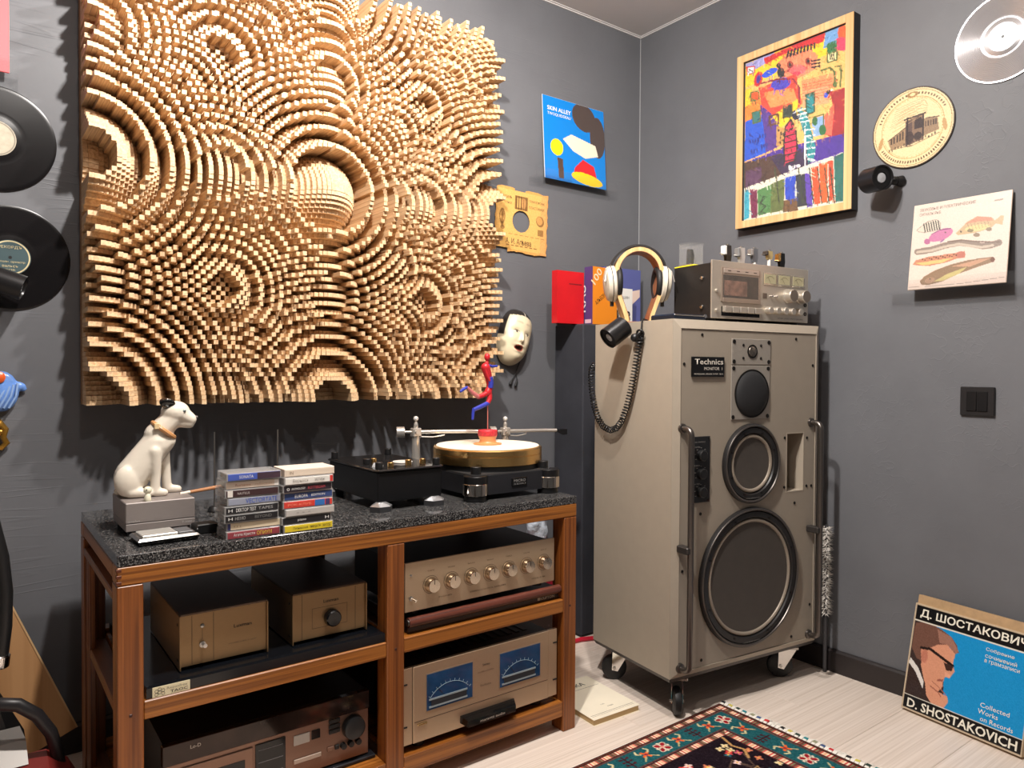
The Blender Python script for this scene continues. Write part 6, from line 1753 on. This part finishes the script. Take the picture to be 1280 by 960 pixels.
for k in range(66):
    o = link('tassel', wm, None, rug)
    o.location = (.0005, -.006 - k * .0118, 0); o.rotation_euler = (0, 0, rg.uniform(-.18, .18)); o.scale = (rg.uniform(.85, 1.15), 1, 1)
    if k % 2 == 0:
        i = (k // 2) % 8
        if i not in knot:
            knot[i] = B().rbox(.008, -.0066, .0006, .018, .0066, .0112, .0015).mesh('knot', 30); knot[i].materials.append(tm[i])
        q = link('knot', knot[i], None, o)
# --- lower left: cleaner, board, cables
vc = thing('canister_cleaner', 'dark red and black canister cleaner with silver panel in the lower left corner', 'vacuum cleaner', (-2.26, -.50, 0))
vc.scale = (1, 1, 1.16)
redp = M('cleaner_red', (132, 46, 42), .35)
part('red_shell', B().hull([(x, y, z) for x, y, z in ((-.16, -.10, .01), (.165, -.08, .01), (.165, .09, .01), (-.16, .10, .01), (-.16, -.10, .17), (.165, -.075, .13), (.165, .085, .13), (.15, -.06, .16), (.15, .075, .16), (.112, -.05, .186), (.112, .07, .186), (-.16, .09, .178), (-.16, -.06, .178))]), redp, vc, smooth=20)
part('silver_panel', B().hull([(-.12, .02, .187), (.080, .02, .187), (.078, .06, .215), (-.12, .06, .215), (-.12, .10, .226), (.070, .10, .226), (-.12, .10, .187), (.07, .10, .187)]), M('panel_silver', (140, 136, 132), .45, .6), vc, smooth=0)
part('black_housing', B().hull([(-.14, .101, .01), (.10, .101, .01), (-.14, .20, .01), (.085, .20, .01), (-.14, .105, .26), (.045, .105, .235), (.015, .105, .33), (-.14, .20, .33), (.0, .19, .34), (.08, .15, .20)]), black_plastic, vc, smooth=25)
part('hose', B().tube([(.0, .05, .285), (.03, .04, .292), (.065, .03, .286), (.095, .03, .262), (.118, .035, .225), (.128, .04, .19), (.135, .05, .15)], [.008, .011, .0115, .0115, .0115, .0115, .011], 14), M('hose_black', (36, 34, 36), .4), vc)
wd = part('wand', B().tube([(.040, .12, .335), (.048, .11, .40), (.050, .11, .46), (.044, .11, .52), (.030, .11, .58), (.008, .11, .64)], .012, 14), black_plastic, vc)
part('chrome_collar', B().cyl((.038, .12, .330), (.041, .118, .352), .0165, n=24, bev=.002), chrome, wd)
cbd = thing('tan_board', 'tan hardboard sheet leaning tilted against the left wall behind the cleaner', 'board', (-2.252, -.05, 0.002), rot=(-.05, 0, 0))
du_ = Vector((.927, 0, .375)); dv = Vector((-.375, 0, .927))
part('sheet', B().prism([(0, 0), (.213, 0), (.213, .60), (0, .60)], (0, 0, 0), du_, dv, .006), wood('hardboard_tan', (170, 122, 76), (198, 150, 102), 'z', 6, .6, 10), cbd, smooth=0)
part('edge_strip', B().prism([(.211, 0), (.2145, 0), (.2145, .60), (.211, .60)], (0, -.0005, 0), du_, dv, .007), M('edge_pale', (214, 176, 128), .6), cbd, smooth=0)
cab = M('cable_black', (24, 23, 24), .5)
solo('power_cable', B().tube([(-2.085, -.03, .006), (-2.12, -.10, .02), (-2.125, -.20, .03), (-2.12, -.28, .006), (-2.115, -.36, .006)], .005, 8), cab, 'black power cable on the floor left of the rack', 'cable')
ps = thing('power_strip', 'small dark power strip with pale sockets on the floor left of the rack', 'power strip', (-2.082, -.215, 0), 1.4)
part('body', B().rbox(-.05, -.018, 0, .05, .018, .028, .003), M('strip_grey', (66, 66, 66), .5), ps)
for k in range(3):
    part('socket', B().cyl((-.03 + k * .03, 0, .0281), (-.03 + k * .03, 0, .0305), .011, n=18), M('socket_pale', (176, 176, 168), .5), ps)
# cables hanging inside the rack, seen against the wall
solo('signal_cable', B().tube([(-1.50, -.12, .52), (-1.53, -.11, .47), (-1.58, -.10, .45), (-1.62, -.11, .50), (-1.64, -.12, .56)], .004, 8), cab, 'black signal cable looping behind the right bronze box', 'cable')
solo('signal_cable', B().tube([(-1.48, -.13, .56), (-1.53, -.115, .54), (-1.60, -.11, .53), (-1.66, -.12, .57)], .0045, 8), cab, 'upper black signal cable crossing the gap behind the bronze boxes', 'cable')
